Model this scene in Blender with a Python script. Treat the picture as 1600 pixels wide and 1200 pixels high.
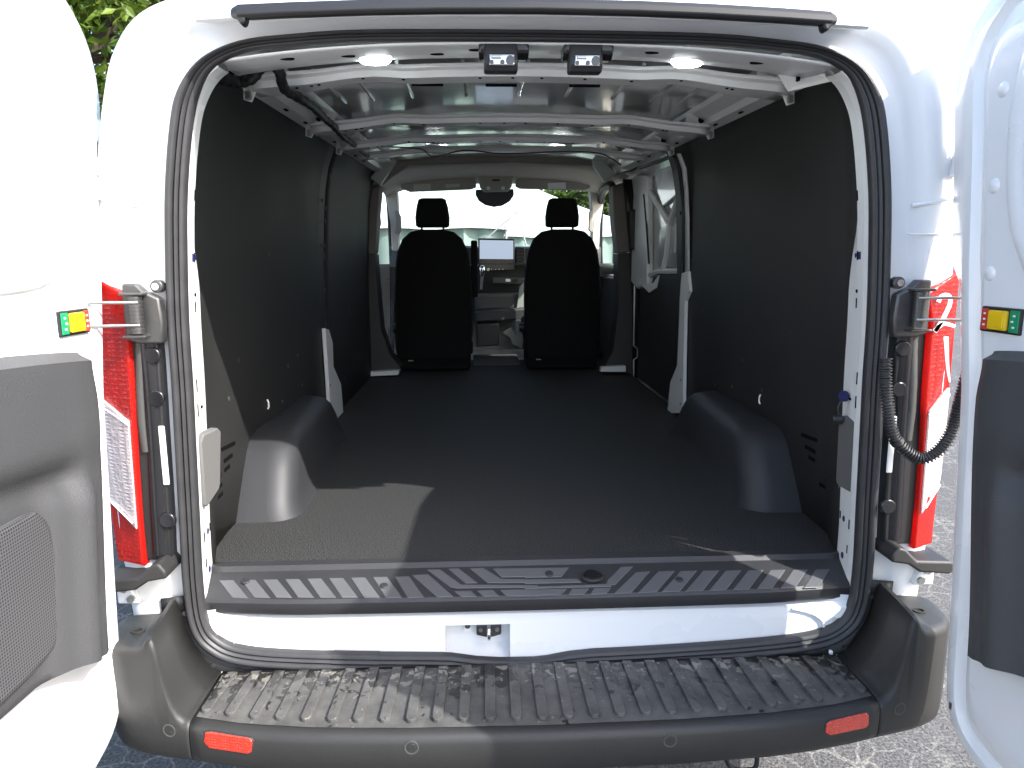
import bpy, bmesh, math, random
from mathutils import Vector as V, Matrix
random.seed(7)
for o in list(bpy.data.objects): bpy.data.objects.remove(o)
scene = bpy.context.scene
col = scene.collection
R = math.radians

# ------------------------------------------------------------------ camera
CAM = V((-.125, -1.62, 1.48)); F = 1100.0
PITCH, YAW, ROLL = R(10), R(2.5), R(-.2)
fw = V((math.sin(YAW)*math.cos(PITCH), math.cos(YAW)*math.cos(PITCH), -math.sin(PITCH)))
rt = V((math.cos(YAW), -math.sin(YAW), 0)); up = rt.cross(fw)
rt, up = rt*math.cos(ROLL)+up*math.sin(ROLL), up*math.cos(ROLL)-rt*math.sin(ROLL)
cd = bpy.data.cameras.new('camera'); cam = bpy.data.objects.new('camera', cd); col.objects.link(cam)
cd.sensor_width = 36; cd.sensor_fit = 'HORIZONTAL'; cd.lens = F/1600*36; cd.clip_start = .02; cd.clip_end = 2000
m3 = Matrix((rt, up, -fw)).transposed(); cam.matrix_world = Matrix.Translation(CAM) @ m3.to_4x4()
scene.camera = cam

def P(x, y, X=None, Y=None, Z=None):
    """pixel of the 1600x1200 photograph -> point on a plane of the van"""
    d = fw*F + rt*(x-800) + up*(600-y)
    if X is not None: t = (X-CAM.x)/d.x
    elif Y is not None: t = (Y-CAM.y)/d.y
    else: t = (Z-CAM.z)/d.z
    return CAM + d*t

# ------------------------------------------------------------------ sky and sun
TO_SUN = V((.925, -.67, 1.0)).normalized()
w = bpy.data.worlds.new('World'); scene.world = w; w.use_nodes = True
nt = w.node_tree; nt.nodes.clear()
sky = nt.nodes.new('ShaderNodeTexSky'); sky.sky_type = 'NISHITA'; sky.sun_disc = False
sky.sun_elevation = math.asin(TO_SUN.z); sky.sun_rotation = math.atan2(TO_SUN.x, TO_SUN.y)
sky.air_density = 1.0; sky.dust_density = 2.5; sky.ozone_density = 1.0
bg = nt.nodes.new('ShaderNodeBackground'); bg.inputs['Strength'].default_value = .15
wo = nt.nodes.new('ShaderNodeOutputWorld')
nt.links.new(sky.outputs[0], bg.inputs[0]); nt.links.new(bg.outputs[0], wo.inputs[0])
sl = bpy.data.lights.new('sun', 'SUN'); sl.energy = 2.55; sl.angle = R(.5); sl.color = (1, .975, .94)
sun = bpy.data.objects.new('sun', sl); col.objects.link(sun)
sun.rotation_euler = (-TO_SUN).to_track_quat('-Z', 'Y').to_euler(); sun.location = (6, -4, 9)
vs = scene.view_settings; vs.view_transform = 'Standard'; vs.look = 'None'; vs.gamma = 1; vs.use_curve_mapping = False
vs.exposure = 1.95

# ------------------------------------------------------------------ materials
def mat(name, c, rough=.5, metal=0, var=0, vscale=6, bump=0, bscale=300, coat=0, spec=.5, emit=None, es=0):
    m = bpy.data.materials.new(name); m.use_nodes = True
    n = m.node_tree.nodes; L = m.node_tree.links; b = n['Principled BSDF']
    c = tuple(c) if len(c) == 3 else c[:3]
    b.inputs['Base Color'].default_value = (*c, 1); b.inputs['Roughness'].default_value = rough
    b.inputs['Metallic'].default_value = metal; b.inputs['Coat Weight'].default_value = coat
    b.inputs['Specular IOR Level'].default_value = spec; b.inputs['Coat Roughness'].default_value = .06
    tc = n.new('ShaderNodeTexCoord')
    if var:
        t = n.new('ShaderNodeTexNoise'); t.inputs['Scale'].default_value = vscale; t.inputs['Detail'].default_value = 5
        L.new(tc.outputs['Object'], t.inputs['Vector'])
        r = n.new('ShaderNodeValToRGB')
        r.color_ramp.elements[0].position = .3; r.color_ramp.elements[1].position = .7
        r.color_ramp.elements[0].color = (*[k*(1-var) for k in c], 1)
        r.color_ramp.elements[1].color = (*[min(1, k*(1+var)) for k in c], 1)
        L.new(t.outputs[0], r.inputs[0]); L.new(r.outputs[0], b.inputs['Base Color'])
        mr = n.new('ShaderNodeMapRange'); mr.inputs[3].default_value = max(0, rough-.06); mr.inputs[4].default_value = min(1, rough+.08)
        L.new(t.outputs[0], mr.inputs[0]); L.new(mr.outputs[0], b.inputs['Roughness'])
    if bump:
        t2 = n.new('ShaderNodeTexNoise'); t2.inputs['Scale'].default_value = bscale; t2.inputs['Detail'].default_value = 3
        L.new(tc.outputs['Object'], t2.inputs['Vector'])
        bp = n.new('ShaderNodeBump'); bp.inputs['Strength'].default_value = bump; bp.inputs['Distance'].default_value = .004
        L.new(t2.outputs[0], bp.inputs['Height']); L.new(bp.outputs[0], b.inputs['Normal'])
    if emit:
        b.inputs['Emission Color'].default_value = (*emit, 1); b.inputs['Emission Strength'].default_value = es
    return m

def speckle(name, lo, hi, scale, rough, bump):
    m = mat(name, lo, rough); n = m.node_tree.nodes; L = m.node_tree.links; b = n['Principled BSDF']
    tc = n.new('ShaderNodeTexCoord'); t = n.new('ShaderNodeTexNoise'); t.inputs['Scale'].default_value = scale; t.inputs['Detail'].default_value = 2
    L.new(tc.outputs['Object'], t.inputs['Vector'])
    r = n.new('ShaderNodeValToRGB'); r.color_ramp.elements[0].position = .42; r.color_ramp.elements[1].position = .62
    r.color_ramp.elements[0].color = (*lo, 1); r.color_ramp.elements[1].color = (*hi, 1); b.inputs['Specular IOR Level'].default_value = .25
    L.new(t.outputs[0], r.inputs[0]); L.new(r.outputs[0], b.inputs['Base Color'])
    bp = n.new('ShaderNodeBump'); bp.inputs['Strength'].default_value = bump; bp.inputs['Distance'].default_value = .003
    L.new(t.outputs[0], bp.inputs['Height']); L.new(bp.outputs[0], b.inputs['Normal'])
    return m

WHITE = mat('white_paint', (.80, .81, .82), .28, coat=.6, var=.012, vscale=3)
JAMB = mat('white_inner_paint', (.80, .81, .81), .38, coat=.25, var=.02, vscale=5)
ROOFIN = mat('grey_white_roof_primer', (.56, .58, .57), .13, coat=.8, var=.12, vscale=5)
RAILW = mat('grey_white_rail_paint', (.74, .75, .74), .35, coat=.3, var=.05, vscale=6)
RUBBER = mat('black_rubber', (.030, .030, .032), .48, var=.15, vscale=20, bump=.08, bscale=260)
PANEL = mat('black_wall_panel', (.0195, .0196, .0198), .60, var=.18, vscale=2.2, bump=.12, bscale=420, spec=.4)
WELL = mat('black_moulded_wheel_cover', (.030, .031, .034), .48, var=.08, vscale=4, bump=.05, bscale=600, spec=.35)
FLOORM = speckle('black_flecked_floor', (.008, .0084, .009), (.070, .071, .070), 300, .66, .6)
SILLP = mat('dark_sill_plastic', (.024, .0245, .027), .5, bump=.15, bscale=500, var=.08)
PAD = mat('grey_tread_pad', (.088, .091, .097), .45, bump=.06, bscale=500, var=.05, vscale=9)
BUMPERM = mat('charcoal_bumper_plastic', (.0205, .0205, .0202), .52, var=.07, vscale=7, bump=.16, bscale=380)
TRIM = mat('charcoal_door_trim', (.052, .053, .056), .6, var=.04, vscale=3, bump=.35, bscale=330)
BLACK = mat('black_plastic', (.014, .014, .015), .45, var=.1)
GLOSSB = mat('black_gloss_plastic', (.012, .012, .014), .22, var=.1)
FABRIC = mat('black_seat_fabric', (.0075, .0075, .0082), .85, bump=.25, bscale=700, spec=.2)
HEADL = mat('beige_headliner', (.55, .52, .46), .9, var=.04, bump=.1, bscale=600)
HEADD = mat('taupe_pillar_trim', (.155, .14, .125), .7, var=.05)
VISOR = mat('grey_beige_visor', (.34, .325, .29), .8)
PALEP = mat('pale_grey_duct', (.27, .295, .27), .35)
METAL = mat('zinc_metal', (.42, .42, .40), .35, metal=.9, var=.12, vscale=30)
DMETAL = mat('dark_metal', (.10, .10, .10), .42, metal=.7, var=.12, vscale=30)
CHROME = mat('chrome', (.75, .75, .76), .12, metal=1)
LED = mat('lit_led_lens', (.9, .95, 1), .3, emit=(.93, .98, 1), es=15)
DOORG = mat('grey_inner_door_paint', (.34, .35, .35), .22, coat=.6, var=.12, vscale=5)
SCREEN = mat('lit_screen', (.02, .02, .02), .1, emit=(.45, .55, .72), es=.24)
YELLOW = mat('yellow_plastic', (.78, .50, .01), .35)
REDL = mat('red_label', (.50, .05, .03), .4)
GREENL = mat('green_label', (.01, .26, .11), .4)
INK = mat('white_ink', (.80, .80, .80), .5)
HOLE = mat('dark_hole', (.003, .003, .004), .8, spec=.1)
BLUEH = mat('blue_black_hole', (.012, .016, .09), .6)
GREYC = mat('grey_latch_cover', (.11, .109, .106), .6, bump=.05)
GREYD = mat('dark_grey_latch_cover', (.10, .10, .098), .55, bump=.05)
DASH = mat('dark_dash_plastic', (.030, .031, .031), .5, var=.06)
DASHG = mat('grey_dash_plastic', (.055, .058, .055), .55)
TYRE = mat('tyre_rubber', (.02, .02, .02), .8)
STEEL = mat('grey_wheel_steel', (.35, .35, .36), .4, metal=.6)

def lamp_mat(name, c, pat, sc, rough=.12, tl=.5):
    m = mat(name, c, rough, coat=1.0); n = m.node_tree.nodes; L = m.node_tree.links; b = n['Principled BSDF']
    tc = n.new('ShaderNodeTexCoord'); mp = n.new('ShaderNodeMapping'); L.new(tc.outputs['Object'], mp.inputs[0]); mp.inputs['Scale'].default_value = sc
    v = n.new('ShaderNodeTexVoronoi'); v.inputs['Scale'].default_value = pat; v.distance = 'CHEBYCHEV'; v.inputs['Randomness'].default_value = .35
    L.new(mp.outputs[0], v.inputs['Vector'])
    r = n.new('ShaderNodeValToRGB'); r.color_ramp.elements[0].color = (*[min(1, k*1.25) for k in c], 1); r.color_ramp.elements[1].color = (*[k*.55 for k in c], 1)
    L.new(v.outputs['Distance'], r.inputs[0]); L.new(r.outputs[0], b.inputs['Base Color'])
    bp = n.new('ShaderNodeBump'); bp.inputs['Strength'].default_value = .6; bp.inputs['Distance'].default_value = .004
    L.new(v.outputs['Distance'], bp.inputs['Height']); L.new(bp.outputs[0], b.inputs['Normal'])
    if tl:
        tr = n.new('ShaderNodeBsdfTranslucent'); mxs = n.new('ShaderNodeMixShader'); mxs.inputs[0].default_value = tl
        tr.inputs[0].default_value = (*[min(1, k*1.5) for k in c], 1)
        L.new(b.outputs[0], mxs.inputs[1]); L.new(tr.outputs[0], mxs.inputs[2]); L.new(mxs.outputs[0], n['Material Output'].inputs[0])
    return m
REDLENS = lamp_mat('red_lamp_lens', (.55, .018, .012), 95, (1, 1, 1))
CLEARL = lamp_mat('clear_lamp_lens', (.66, .65, .66), 55, (1, 1, 2.2), .1, .3)
REFLEX = lamp_mat('red_reflector', (.62, .030, .012), 160, (1, 1, 1), .2, 0)

def glass(name, tint=(.93, .97, .95)):
    m = bpy.data.materials.new(name); m.use_nodes = True; n = m.node_tree.nodes; L = m.node_tree.links; n.clear()
    t = n.new('ShaderNodeBsdfTransparent'); t.inputs[0].default_value = (*tint, 1)
    g = n.new('ShaderNodeBsdfGlossy'); g.inputs['Roughness'].default_value = .02
    mx = n.new('ShaderNodeMixShader'); o = n.new('ShaderNodeOutputMaterial')
    mx.inputs[0].default_value = .05; L.new(t.outputs[0], mx.inputs[1]); L.new(g.outputs[0], mx.inputs[2]); L.new(mx.outputs[0], o.inputs[0])
    return m
GLASS = glass('window_glass')

# grille: fine hole pattern
GRILLE = mat('speaker_grille', (.05, .05, .052), .55)
_n = GRILLE.node_tree.nodes; _L = GRILLE.node_tree.links
_tc = _n.new('ShaderNodeTexCoord'); _v = _n.new('ShaderNodeTexVoronoi'); _v.inputs['Scale'].default_value = 170; _v.inputs['Randomness'].default_value = 0
_r = _n.new('ShaderNodeValToRGB'); _r.color_ramp.elements[0].position = .30; _r.color_ramp.elements[0].color = (.004, .004, .004, 1)
_r.color_ramp.elements[1].position = .42; _r.color_ramp.elements[1].color = (.085, .085, .09, 1)
_L.new(_tc.outputs['Object'], _v.inputs['Vector']); _L.new(_v.outputs['Distance'], _r.inputs[0]); _L.new(_r.outputs[0], _n['Principled BSDF'].inputs['Base Color'])

# dusty step pad: plastic with dried mud patches
def step_mat():
    m = mat('dusty_step_plastic', (.05, .05, .05), .55); n = m.node_tree.nodes; L = m.node_tree.links; b = n['Principled BSDF']
    tc = n.new('ShaderNodeTexCoord')
    def noise(s, d=6, rough=.6, dist=0):
        t = n.new('ShaderNodeTexNoise'); t.inputs['Scale'].default_value = s; t.inputs['Detail'].default_value = d
        t.inputs['Roughness'].default_value = rough; t.inputs['Distortion'].default_value = dist
        L.new(tc.outputs['Object'], t.inputs['Vector']); return t
    def ramp(src, a, bb, ca, cb):
        r = n.new('ShaderNodeValToRGB'); r.color_ramp.elements[0].position = a; r.color_ramp.elements[1].position = bb
        r.color_ramp.elements[0].color = (*ca, 1); r.color_ramp.elements[1].color = (*cb, 1); L.new(src.outputs[0], r.inputs[0]); return r
    dust = ramp(noise(14, 7, .65), .35, .7, (.052, .052, .051), (.105, .104, .099))
    # stains: sharp-edged washed patches, only towards the door side (object Y > -.15)
    sx = n.new('ShaderNodeSeparateXYZ'); L.new(tc.outputs['Object'], sx.inputs[0])
    mr = n.new('ShaderNodeMapRange'); mr.inputs[1].default_value = -.20; mr.inputs[2].default_value = -.06; mr.inputs[3].default_value = -.10; mr.inputs[4].default_value = .10
    L.new(sx.outputs['Y'], mr.inputs[0])
    ns = noise(26, 5, .5, .9); ad = n.new('ShaderNodeMath'); ad.operation = 'ADD'; L.new(ns.outputs[0], ad.inputs[0]); L.new(mr.outputs[0], ad.inputs[1])
    r1 = n.new('ShaderNodeValToRGB'); r1.color_ramp.elements[0].position = .578; r1.color_ramp.elements[1].position = .59; L.new(ad.outputs[0], r1.inputs[0])
    mx = n.new('ShaderNodeMix'); mx.data_type = 'RGBA'; L.new(r1.outputs[0], mx.inputs[0]); L.new(dust.outputs[0], mx.inputs[6]); mx.inputs[7].default_value = (.020, .0195, .019, 1)
    ns2 = noise(30, 6, .6, .8); ad2 = n.new('ShaderNodeMath'); ad2.operation = 'ADD'; L.new(ns2.outputs[0], ad2.inputs[0]); L.new(mr.outputs[0], ad2.inputs[1])
    r2 = n.new('ShaderNodeValToRGB'); r2.color_ramp.elements[0].position = .645; r2.color_ramp.elements[1].position = .68; L.new(ad2.outputs[0], r2.inputs[0])
    mx2 = n.new('ShaderNodeMix'); mx2.data_type = 'RGBA'; L.new(r2.outputs[0], mx2.inputs[0]); L.new(mx.outputs[2], mx2.inputs[6]); mx2.inputs[7].default_value = (.17, .162, .14, 1)
    dr_ = noise(75, 2, .4); r3 = n.new('ShaderNodeValToRGB'); r3.color_ramp.elements[0].position = .69; r3.color_ramp.elements[1].position = .74; L.new(dr_.outputs[0], r3.inputs[0])
    mx3 = n.new('ShaderNodeMix'); mx3.data_type = 'RGBA'; L.new(r3.outputs[0], mx3.inputs[0]); L.new(mx2.outputs[2], mx3.inputs[6]); mx3.inputs[7].default_value = (.155, .15, .135, 1)
    L.new(mx3.outputs[2], b.inputs['Base Color'])
    rr = n.new('ShaderNodeMapRange'); rr.inputs[3].default_value = .6; rr.inputs[4].default_value = .28; L.new(r1.outputs[0], rr.inputs[0]); L.new(rr.outputs[0], b.inputs['Roughness'])
    bp = n.new('ShaderNodeBump'); bp.inputs['Strength'].default_value = .25; bp.inputs['Distance'].default_value = .003
    L.new(noise(160, 3).outputs[0], bp.inputs['Height']); L.new(bp.outputs[0], b.inputs['Normal'])
    return m
STEPM = step_mat()

# ------------------------------------------------------------------ mesh helpers
class MB:
    def __init__(s): s.v = []; s.f = []
    def add(s, vs, fs):
        k = len(s.v); s.v += [tuple(p) for p in vs]; s.f += [[i+k for i in f] for f in fs]; return s
    def box(s, c, d, rot=None):
        pts = [V((x*d[0]/2, y*d[1]/2, z*d[2]/2)) for x in (-1, 1) for y in (-1, 1) for z in (-1, 1)]
        if rot: pts = [rot @ p for p in pts]
        return s.add([V(c)+p for p in pts], [(0,1,3,2),(4,6,7,5),(0,4,5,1),(2,3,7,6),(0,2,6,4),(1,5,7,3)])
    def prism(s, a, b):
        n = len(a)
        return s.add(list(a)+list(b), [list(range(n))[::-1], list(range(n, 2*n))] + [(i, (i+1) % n, n+(i+1) % n, n+i) for i in range(n)])
    def loft(s, loops, closed=True, caps=False):
        n = len(loops[0]); vs = [p for l in loops for p in l]; fs = []
        for j in range(len(loops)-1):
            for i in range(n if closed else n-1):
                k = (i+1) % n; fs.append((j*n+i, j*n+k, (j+1)*n+k, (j+1)*n+i))
        if caps: fs += [list(range(n))[::-1], [(len(loops)-1)*n+i for i in range(n)]]
        return s.add(vs, fs)
    def tube(s, path, r, n=8, caps=True):
        path = [V(p) for p in path]; loops = []; ref = None
        for i, p in enumerate(path):
            t = (path[min(i+1, len(path)-1)]-path[max(i-1, 0)]).normalized()
            if ref is None: ref = t.orthogonal().normalized()
            ref = (ref-t*ref.dot(t)).normalized(); q = t.cross(ref)
            rr = r[i] if isinstance(r, (list, tuple)) else r
            loops.append([p+(ref*math.cos(2*math.pi*k/n)+q*math.sin(2*math.pi*k/n))*rr for k in range(n)])
        return s.loft(loops, True, caps)
    def cyl(s, a, b, r, n=16, r2=None): return s.tube([a, b], [r, r if r2 is None else r2], n)
    def build(s, name, m, parent=None, smooth=40, bevel=0, seg=2, solid=0, sub=0):
        me = bpy.data.meshes.new(name); me.from_pydata(s.v, [], s.f)
        bm = bmesh.new(); bm.from_mesh(me); bmesh.ops.recalc_face_normals(bm, faces=bm.faces); bm.to_mesh(me); bm.free()
        return finish(name, me, m, parent, smooth, bevel, seg, solid, sub)

def finish(name, me, m, parent, smooth=40, bevel=0, seg=2, solid=0, sub=0):
    me.materials.append(m)
    if smooth:
        for p in me.polygons: p.use_smooth = True
        me.set_sharp_from_angle(angle=R(smooth))
    o = bpy.data.objects.new(name, me); col.objects.link(o)
    if parent: o.parent = parent
    if solid: md = o.modifiers.new('s', 'SOLIDIFY'); md.thickness = solid; md.offset = 0
    if sub: md = o.modifiers.new('u', 'SUBSURF'); md.levels = md.render_levels = sub
    if bevel: md = o.modifiers.new('b', 'BEVEL'); md.width = bevel; md.segments = seg; md.limit_method = 'ANGLE'; md.angle_limit = R(35)
    return o

def catmull(pts, n, closed=False):
    out = []; N = len(pts)
    for i in range(N if closed else N-1):
        g = lambda k: V(pts[k % N]) if closed else V(pts[min(max(k, 0), N-1)])
        p0, p1, p2, p3 = g(i-1), g(i), g(i+1), g(i+2)
        for k in range(n):
            t = k/n
            out.append(.5*((2*p1)+(p2-p0)*t+(2*p0-5*p1+4*p2-p3)*t*t+(3*p1-p0-3*p2+p3)*t**3))
    if not closed: out.append(V(pts[-1]))
    return out

def sm(a, b, x):
    t = min(1, max(0, (x-a)/(b-a))); return t*t*(3-2*t)

def disc(name, m, parent, c, n, r, h=.003, seg=16, bevel=0):
    c = V(c); n = V(n).normalized()
    return MB().cyl(c-n*h, c+n*h, r, seg).build(name, m, parent, 40, bevel)

def prismY(poly, y0, y1): return MB().prism([V((x, y0, z)) for x, z in poly], [V((x, y1, z)) for x, z in poly])
def prismX(poly, x0, x1): return MB().prism([V((x0, y, z)) for y, z in poly], [V((x1, y, z)) for y, z in poly])
def prismZ(poly, z0, z1): return MB().prism([V((x, y, z0)) for x, y in poly], [V((x, y, z1)) for x, y in poly])
def pixY(pts, Y): return [(p.x, p.z) for p in (P(x, y, Y=Y) for x, y in pts)]
def pixX(pts, X): return [(p.y, p.z) for p in (P(x, y, X=X) for x, y in pts)]

def tag(o, label, cat, group=None, kind=None):
    if label: o['label'] = label
    if cat: o['category'] = cat
    if group: o['group'] = group
    if kind: o['kind'] = kind
    return o
def empty(name, loc=(0, 0, 0)):
    o = bpy.data.objects.new(name, None); col.objects.link(o); o.location = loc; o.empty_display_size = .2; return o

# ------------------------------------------------------------------ ground
def asphalt():
    m = mat('worn_asphalt', (.16, .16, .155), .85); n = m.node_tree.nodes; L = m.node_tree.links; b = n['Principled BSDF']
    tc = n.new('ShaderNodeTexCoord')
    a = n.new('ShaderNodeTexNoise'); a.inputs['Scale'].default_value = 110; a.inputs['Detail'].default_value = 3; L.new(tc.outputs['Object'], a.inputs['Vector'])
    ra = n.new('ShaderNodeValToRGB'); e = ra.color_ramp.elements; e[0].position = .36; e[0].color = (.034, .034, .036, 1); e[1].position = .72; e[1].color = (.125, .122, .117, 1)
    L.new(a.outputs[0], ra.inputs[0])
    big = n.new('ShaderNodeTexNoise'); big.inputs['Scale'].default_value = 1.6; big.inputs['Detail'].default_value = 4; L.new(tc.outputs['Object'], big.inputs['Vector'])
    # wobbling cracks filled with pale grit
    wob = n.new('ShaderNodeTexNoise'); wob.inputs['Scale'].default_value = 9; L.new(tc.outputs['Object'], wob.inputs['Vector'])
    vm = n.new('ShaderNodeMix'); vm.data_type = 'RGBA'; vm.inputs[0].default_value = .09; L.new(tc.outputs['Object'], vm.inputs[6]); L.new(wob.outputs[1], vm.inputs[7])
    vo = n.new('ShaderNodeTexVoronoi'); vo.feature = 'DISTANCE_TO_EDGE'; vo.inputs['Scale'].default_value = 12; L.new(vm.outputs[2], vo.inputs['Vector'])
    rc = n.new('ShaderNodeValToRGB'); rc.color_ramp.elements[0].position = .008; rc.color_ramp.elements[0].color = (1, 1, 1, 1); rc.color_ramp.elements[1].position = .06; rc.color_ramp.elements[1].color = (0, 0, 0, 1)
    L.new(vo.outputs[0], rc.inputs[0])
    rb = n.new('ShaderNodeValToRGB'); rb.color_ramp.elements[0].position = .38; rb.color_ramp.elements[1].position = .60; L.new(big.outputs[0], rb.inputs[0])
    mu = n.new('ShaderNodeMath'); mu.operation = 'MULTIPLY'; L.new(rc.outputs[0], mu.inputs[0]); L.new(rb.outputs[0], mu.inputs[1])
    gr = n.new('ShaderNodeMath'); gr.operation = 'MULTIPLY'; L.new(mu.outputs[0], gr.inputs[0]); L.new(a.outputs[0], gr.inputs[1])
    mx = n.new('ShaderNodeMix'); mx.data_type = 'RGBA'; L.new(gr.outputs[0], mx.inputs[0]); L.new(ra.outputs[0], mx.inputs[6]); mx.inputs[7].default_value = (.29, .28, .25, 1)
    L.new(mx.outputs[2], b.inputs['Base Color'])
    bp = n.new('ShaderNodeBump'); bp.inputs['Strength'].default_value = .8; bp.inputs['Distance'].default_value = .006
    L.new(a.outputs[0], bp.inputs['Height']); L.new(bp.outputs[0], b.inputs['Normal'])
    return m
g = MB().add([(-400, -400, 0), (400, -400, 0), (400, 400, 0), (-400, 400, 0)], [(0, 1, 2, 3)]).build('asphalt_ground', asphalt(), None, 0)
tag(g, 'worn grey asphalt with pale cracks under the van', None, kind='structure')

# ================================================================== THE VAN
van = empty('cargo_van', (0, 0, 0))
tag(van, 'white cargo van seen from behind with both rear doors open and empty black cargo bay', 'van')
rise = lambda Y: .03*max(0, Y)

# outlines of the rear opening (S) and of the body (B), right half from roof centre to sill centre, (x, z)
S_KEY = [(0, 1.955), (.35, 1.952), (.52, 1.941), (.625, 1.927), (.70, 1.893), (.742, 1.838), (.765, 1.766), (.787, 1.63), (.799, 1.488), (.807, 1.343),
         (.81, 1.19), (.815, 1.04), (.82, .88), (.825, .71), (.818, .61), (.787, .556), (.717, .523), (.55, .505), (.27, .492), (0, .487)]
B_KEY = [(0, 2.075), (.38, 2.07), (.60, 2.06), (.74, 2.045), (.85, 2.005), (.912, 1.93), (.945, 1.83), (.98, 1.66), (1.0, 1.5), (1.008, 1.34),
         (1.01, 1.19), (1.01, 1.04), (1.01, .88), (1.0, .71), (.99, .6), (.97, .52), (.90, .46), (.6, .44), (.3, .43), (0, .43)]
SUBD = 5
def ring(key):
    half = catmull([(x, 0, z) for x, z in key], SUBD)
    left = [V((-p.x, 0, p.z)) for p in half[1:-1]][::-1]
    return half + left
SR, BR = ring(S_KEY), ring(B_KEY); NR = len(SR)
# the sill dips a little at the striker
for p in SR:
    if p.z < .53: p.z -= .016*math.exp(-((p.x+.05)/.13)**4)
def norms(rg):
    out = []
    for i in range(len(rg)):
        t = rg[(i+1) % len(rg)]-rg[i-1]; nn = V((-t.z, 0, t.x)).normalized()
        if nn.dot(rg[i]-V((0, 0, 1.2))) < 0: nn = -nn
        out.append(nn)
    return out
SN = norms(SR)
def soff(d, Y): return [SR[i]+SN[i]*d+V((0, Y, 0)) for i in range(NR)]
def smix(t, Y): return [SR[i].lerp(BR[i], t)+V((0, Y, 0)) for i in range(NR)]

# weather seal: ribbed rubber section swept round the opening
prof = [(.82*a_, .9*b_) for a_, b_ in [(-.024, .014), (-.0245, -.002), (-.020, -.010), (-.013, -.012), (-.0095, -.006), (-.006, -.012), (-.001, -.0155), (.0035, -.008), (.007, -.017), (.014, -.022), (.0215, -.020), (.026, -.010), (.027, .004), (.027, .014)]]
def seal_loop(d, y):
    out = []
    for i in range(NR):
        k = 1-.50*sm(1.80, 1.935, SR[i].z)
        out.append(SR[i]+SN[i]*(d*k)+V((0, y*(.6+.4*k), 0)))
    return out
seal = MB().loft([seal_loop(d, y) for d, y in prof]).build('weather_seal', RUBBER, van, 60)
# butt joint of the seal
pj = [p for p in range(NR) if SR[p].z < .53]; ij = min(pj, key=lambda i: abs(SR[i].x+.49))
MB().loft([[SR[k]+SN[k]*(d*1.10)+V((0, y-.0015, 0)) for k in range(ij-2, ij+1)] for d, y in prof], closed=False).build('seal_joint', RUBBER, seal, 60)

# rear end sheet metal outside the seal
MB().loft([smix(t, y) for t, y in [(0, .014), (.16, .014), (.33, .012), (.42, .004), (.50, -.012), (.68, -.015), (.86, -.003), (.95, .024), (1.0, .07)]]).build('rear_body_frame', WHITE, van, 50)
# inner jamb
jl = []
for d, y in [(-.008, .002), (-.014, .010), (-.012, .045), (-.004, .09), (.008, .15)]:
    L0 = soff(d, y)
    if y > .1: L0 = [L0[i]+SN[i]*(.036*sm(1.38, 1.72, SR[i].z)) for i in range(NR)]   # the jamb flares towards the upper corners
    jl.append(L0)
jambs = {-1: MB(), 1: MB()}
n0 = len(jl[0])
for i in range(n0):
    k = (i+1) % n0
    if SR[i].z < .60 and SR[k].z < .60: continue
    if SR[i].z > 1.90 and SR[k].z > 1.90: continue
    for j in range(4): jambs[1 if SR[i].x > 0 else -1].add([jl[j][i], jl[j][k], jl[j+1][k], jl[j+1][i]], [(0, 1, 2, 3)])
bmj = {q: jambs[q].build('door_jamb', JAMB, van, 50) for q in (-1, 1)}

# body sides and roof forward of the rear corner
body = MB()
stations = [.07, .3, .8, 1.5, 2.2, 2.95, 3.3, 3.7, 4.1]
loops = [[V((p.x, Y, p.z + (rise(Y)*sm(1.5, 2.0, p.z)))) for p in BR] for Y in stations]
for j in range(len(stations)-1):
    for i in range(NR):
        k = (i+1) % NR; zz = (BR[i].z+BR[k].z)/2; xx = BR[i].x+BR[k].x
        if stations[j] >= 3.3 and zz < 1.90:
            if xx < 0 and zz > .62 or zz > 1.34: continue
        body.add([loops[j][i], loops[j][k], loops[j+1][k], loops[j+1][i]], [(0, 1, 2, 3)])
body.build('body_shell', WHITE, van, 45)
# bonnet and nose
nose = [[V((p.x*(1-.05*q), 4.1+1.3*q, .43+(min(p.z, 1.45-.30*q)-.43)*1.0)) for p in BR] for q in (0, .35, .7, .9, 1.0)]
nose[-1] = [V((p.x*.93, 5.44, .5+(p.z-.43)*.8)) for p in nose[-1]]
MB().loft(nose, True, False).add([V((p.x, 5.44, p.z)) for p in nose[-1]], [list(range(NR))]).build('bonnet', WHITE, van, 40)

# black brake light bar over the opening
lipr = []; bar = []
for x in [-.615, -.6, -.5, -.35, -.2, 0, .2, .35, .5, .6, .615]:
    zt = 1.985-.018*(x/.6)**2; e = 1 if abs(x) < .61 else .6
    lipr.append([V((x*1.12, y, zt+z)) for y, z in [(-.010, .050), (-.055, .030), (-.080, .014), (-.082, -.010), (-.075, -.014), (-.012, .004)]])
    bar.append([V((x, -.083+y*e, zt+z*e)) for y, z in [(.004, .016), (-.010, .014), (-.018, .004), (-.019, -.008), (-.012, -.014), (.004, -.013)]])
lip = MB().loft(lipr, True, True).build('roof_lip', WHITE, van, 50)
br = MB().loft(bar, True, True).build('brake_light_bar', BLACK, van, 20, .002)
for s in (-1, 1):
    prismY([(s*.614, 1.972), (s*.596, 1.942), (s*.588, 1.945), (s*.582, 1.965)], -.098, -.070).build('bar_end_cap', BLACK, br, 30, .004)

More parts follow.
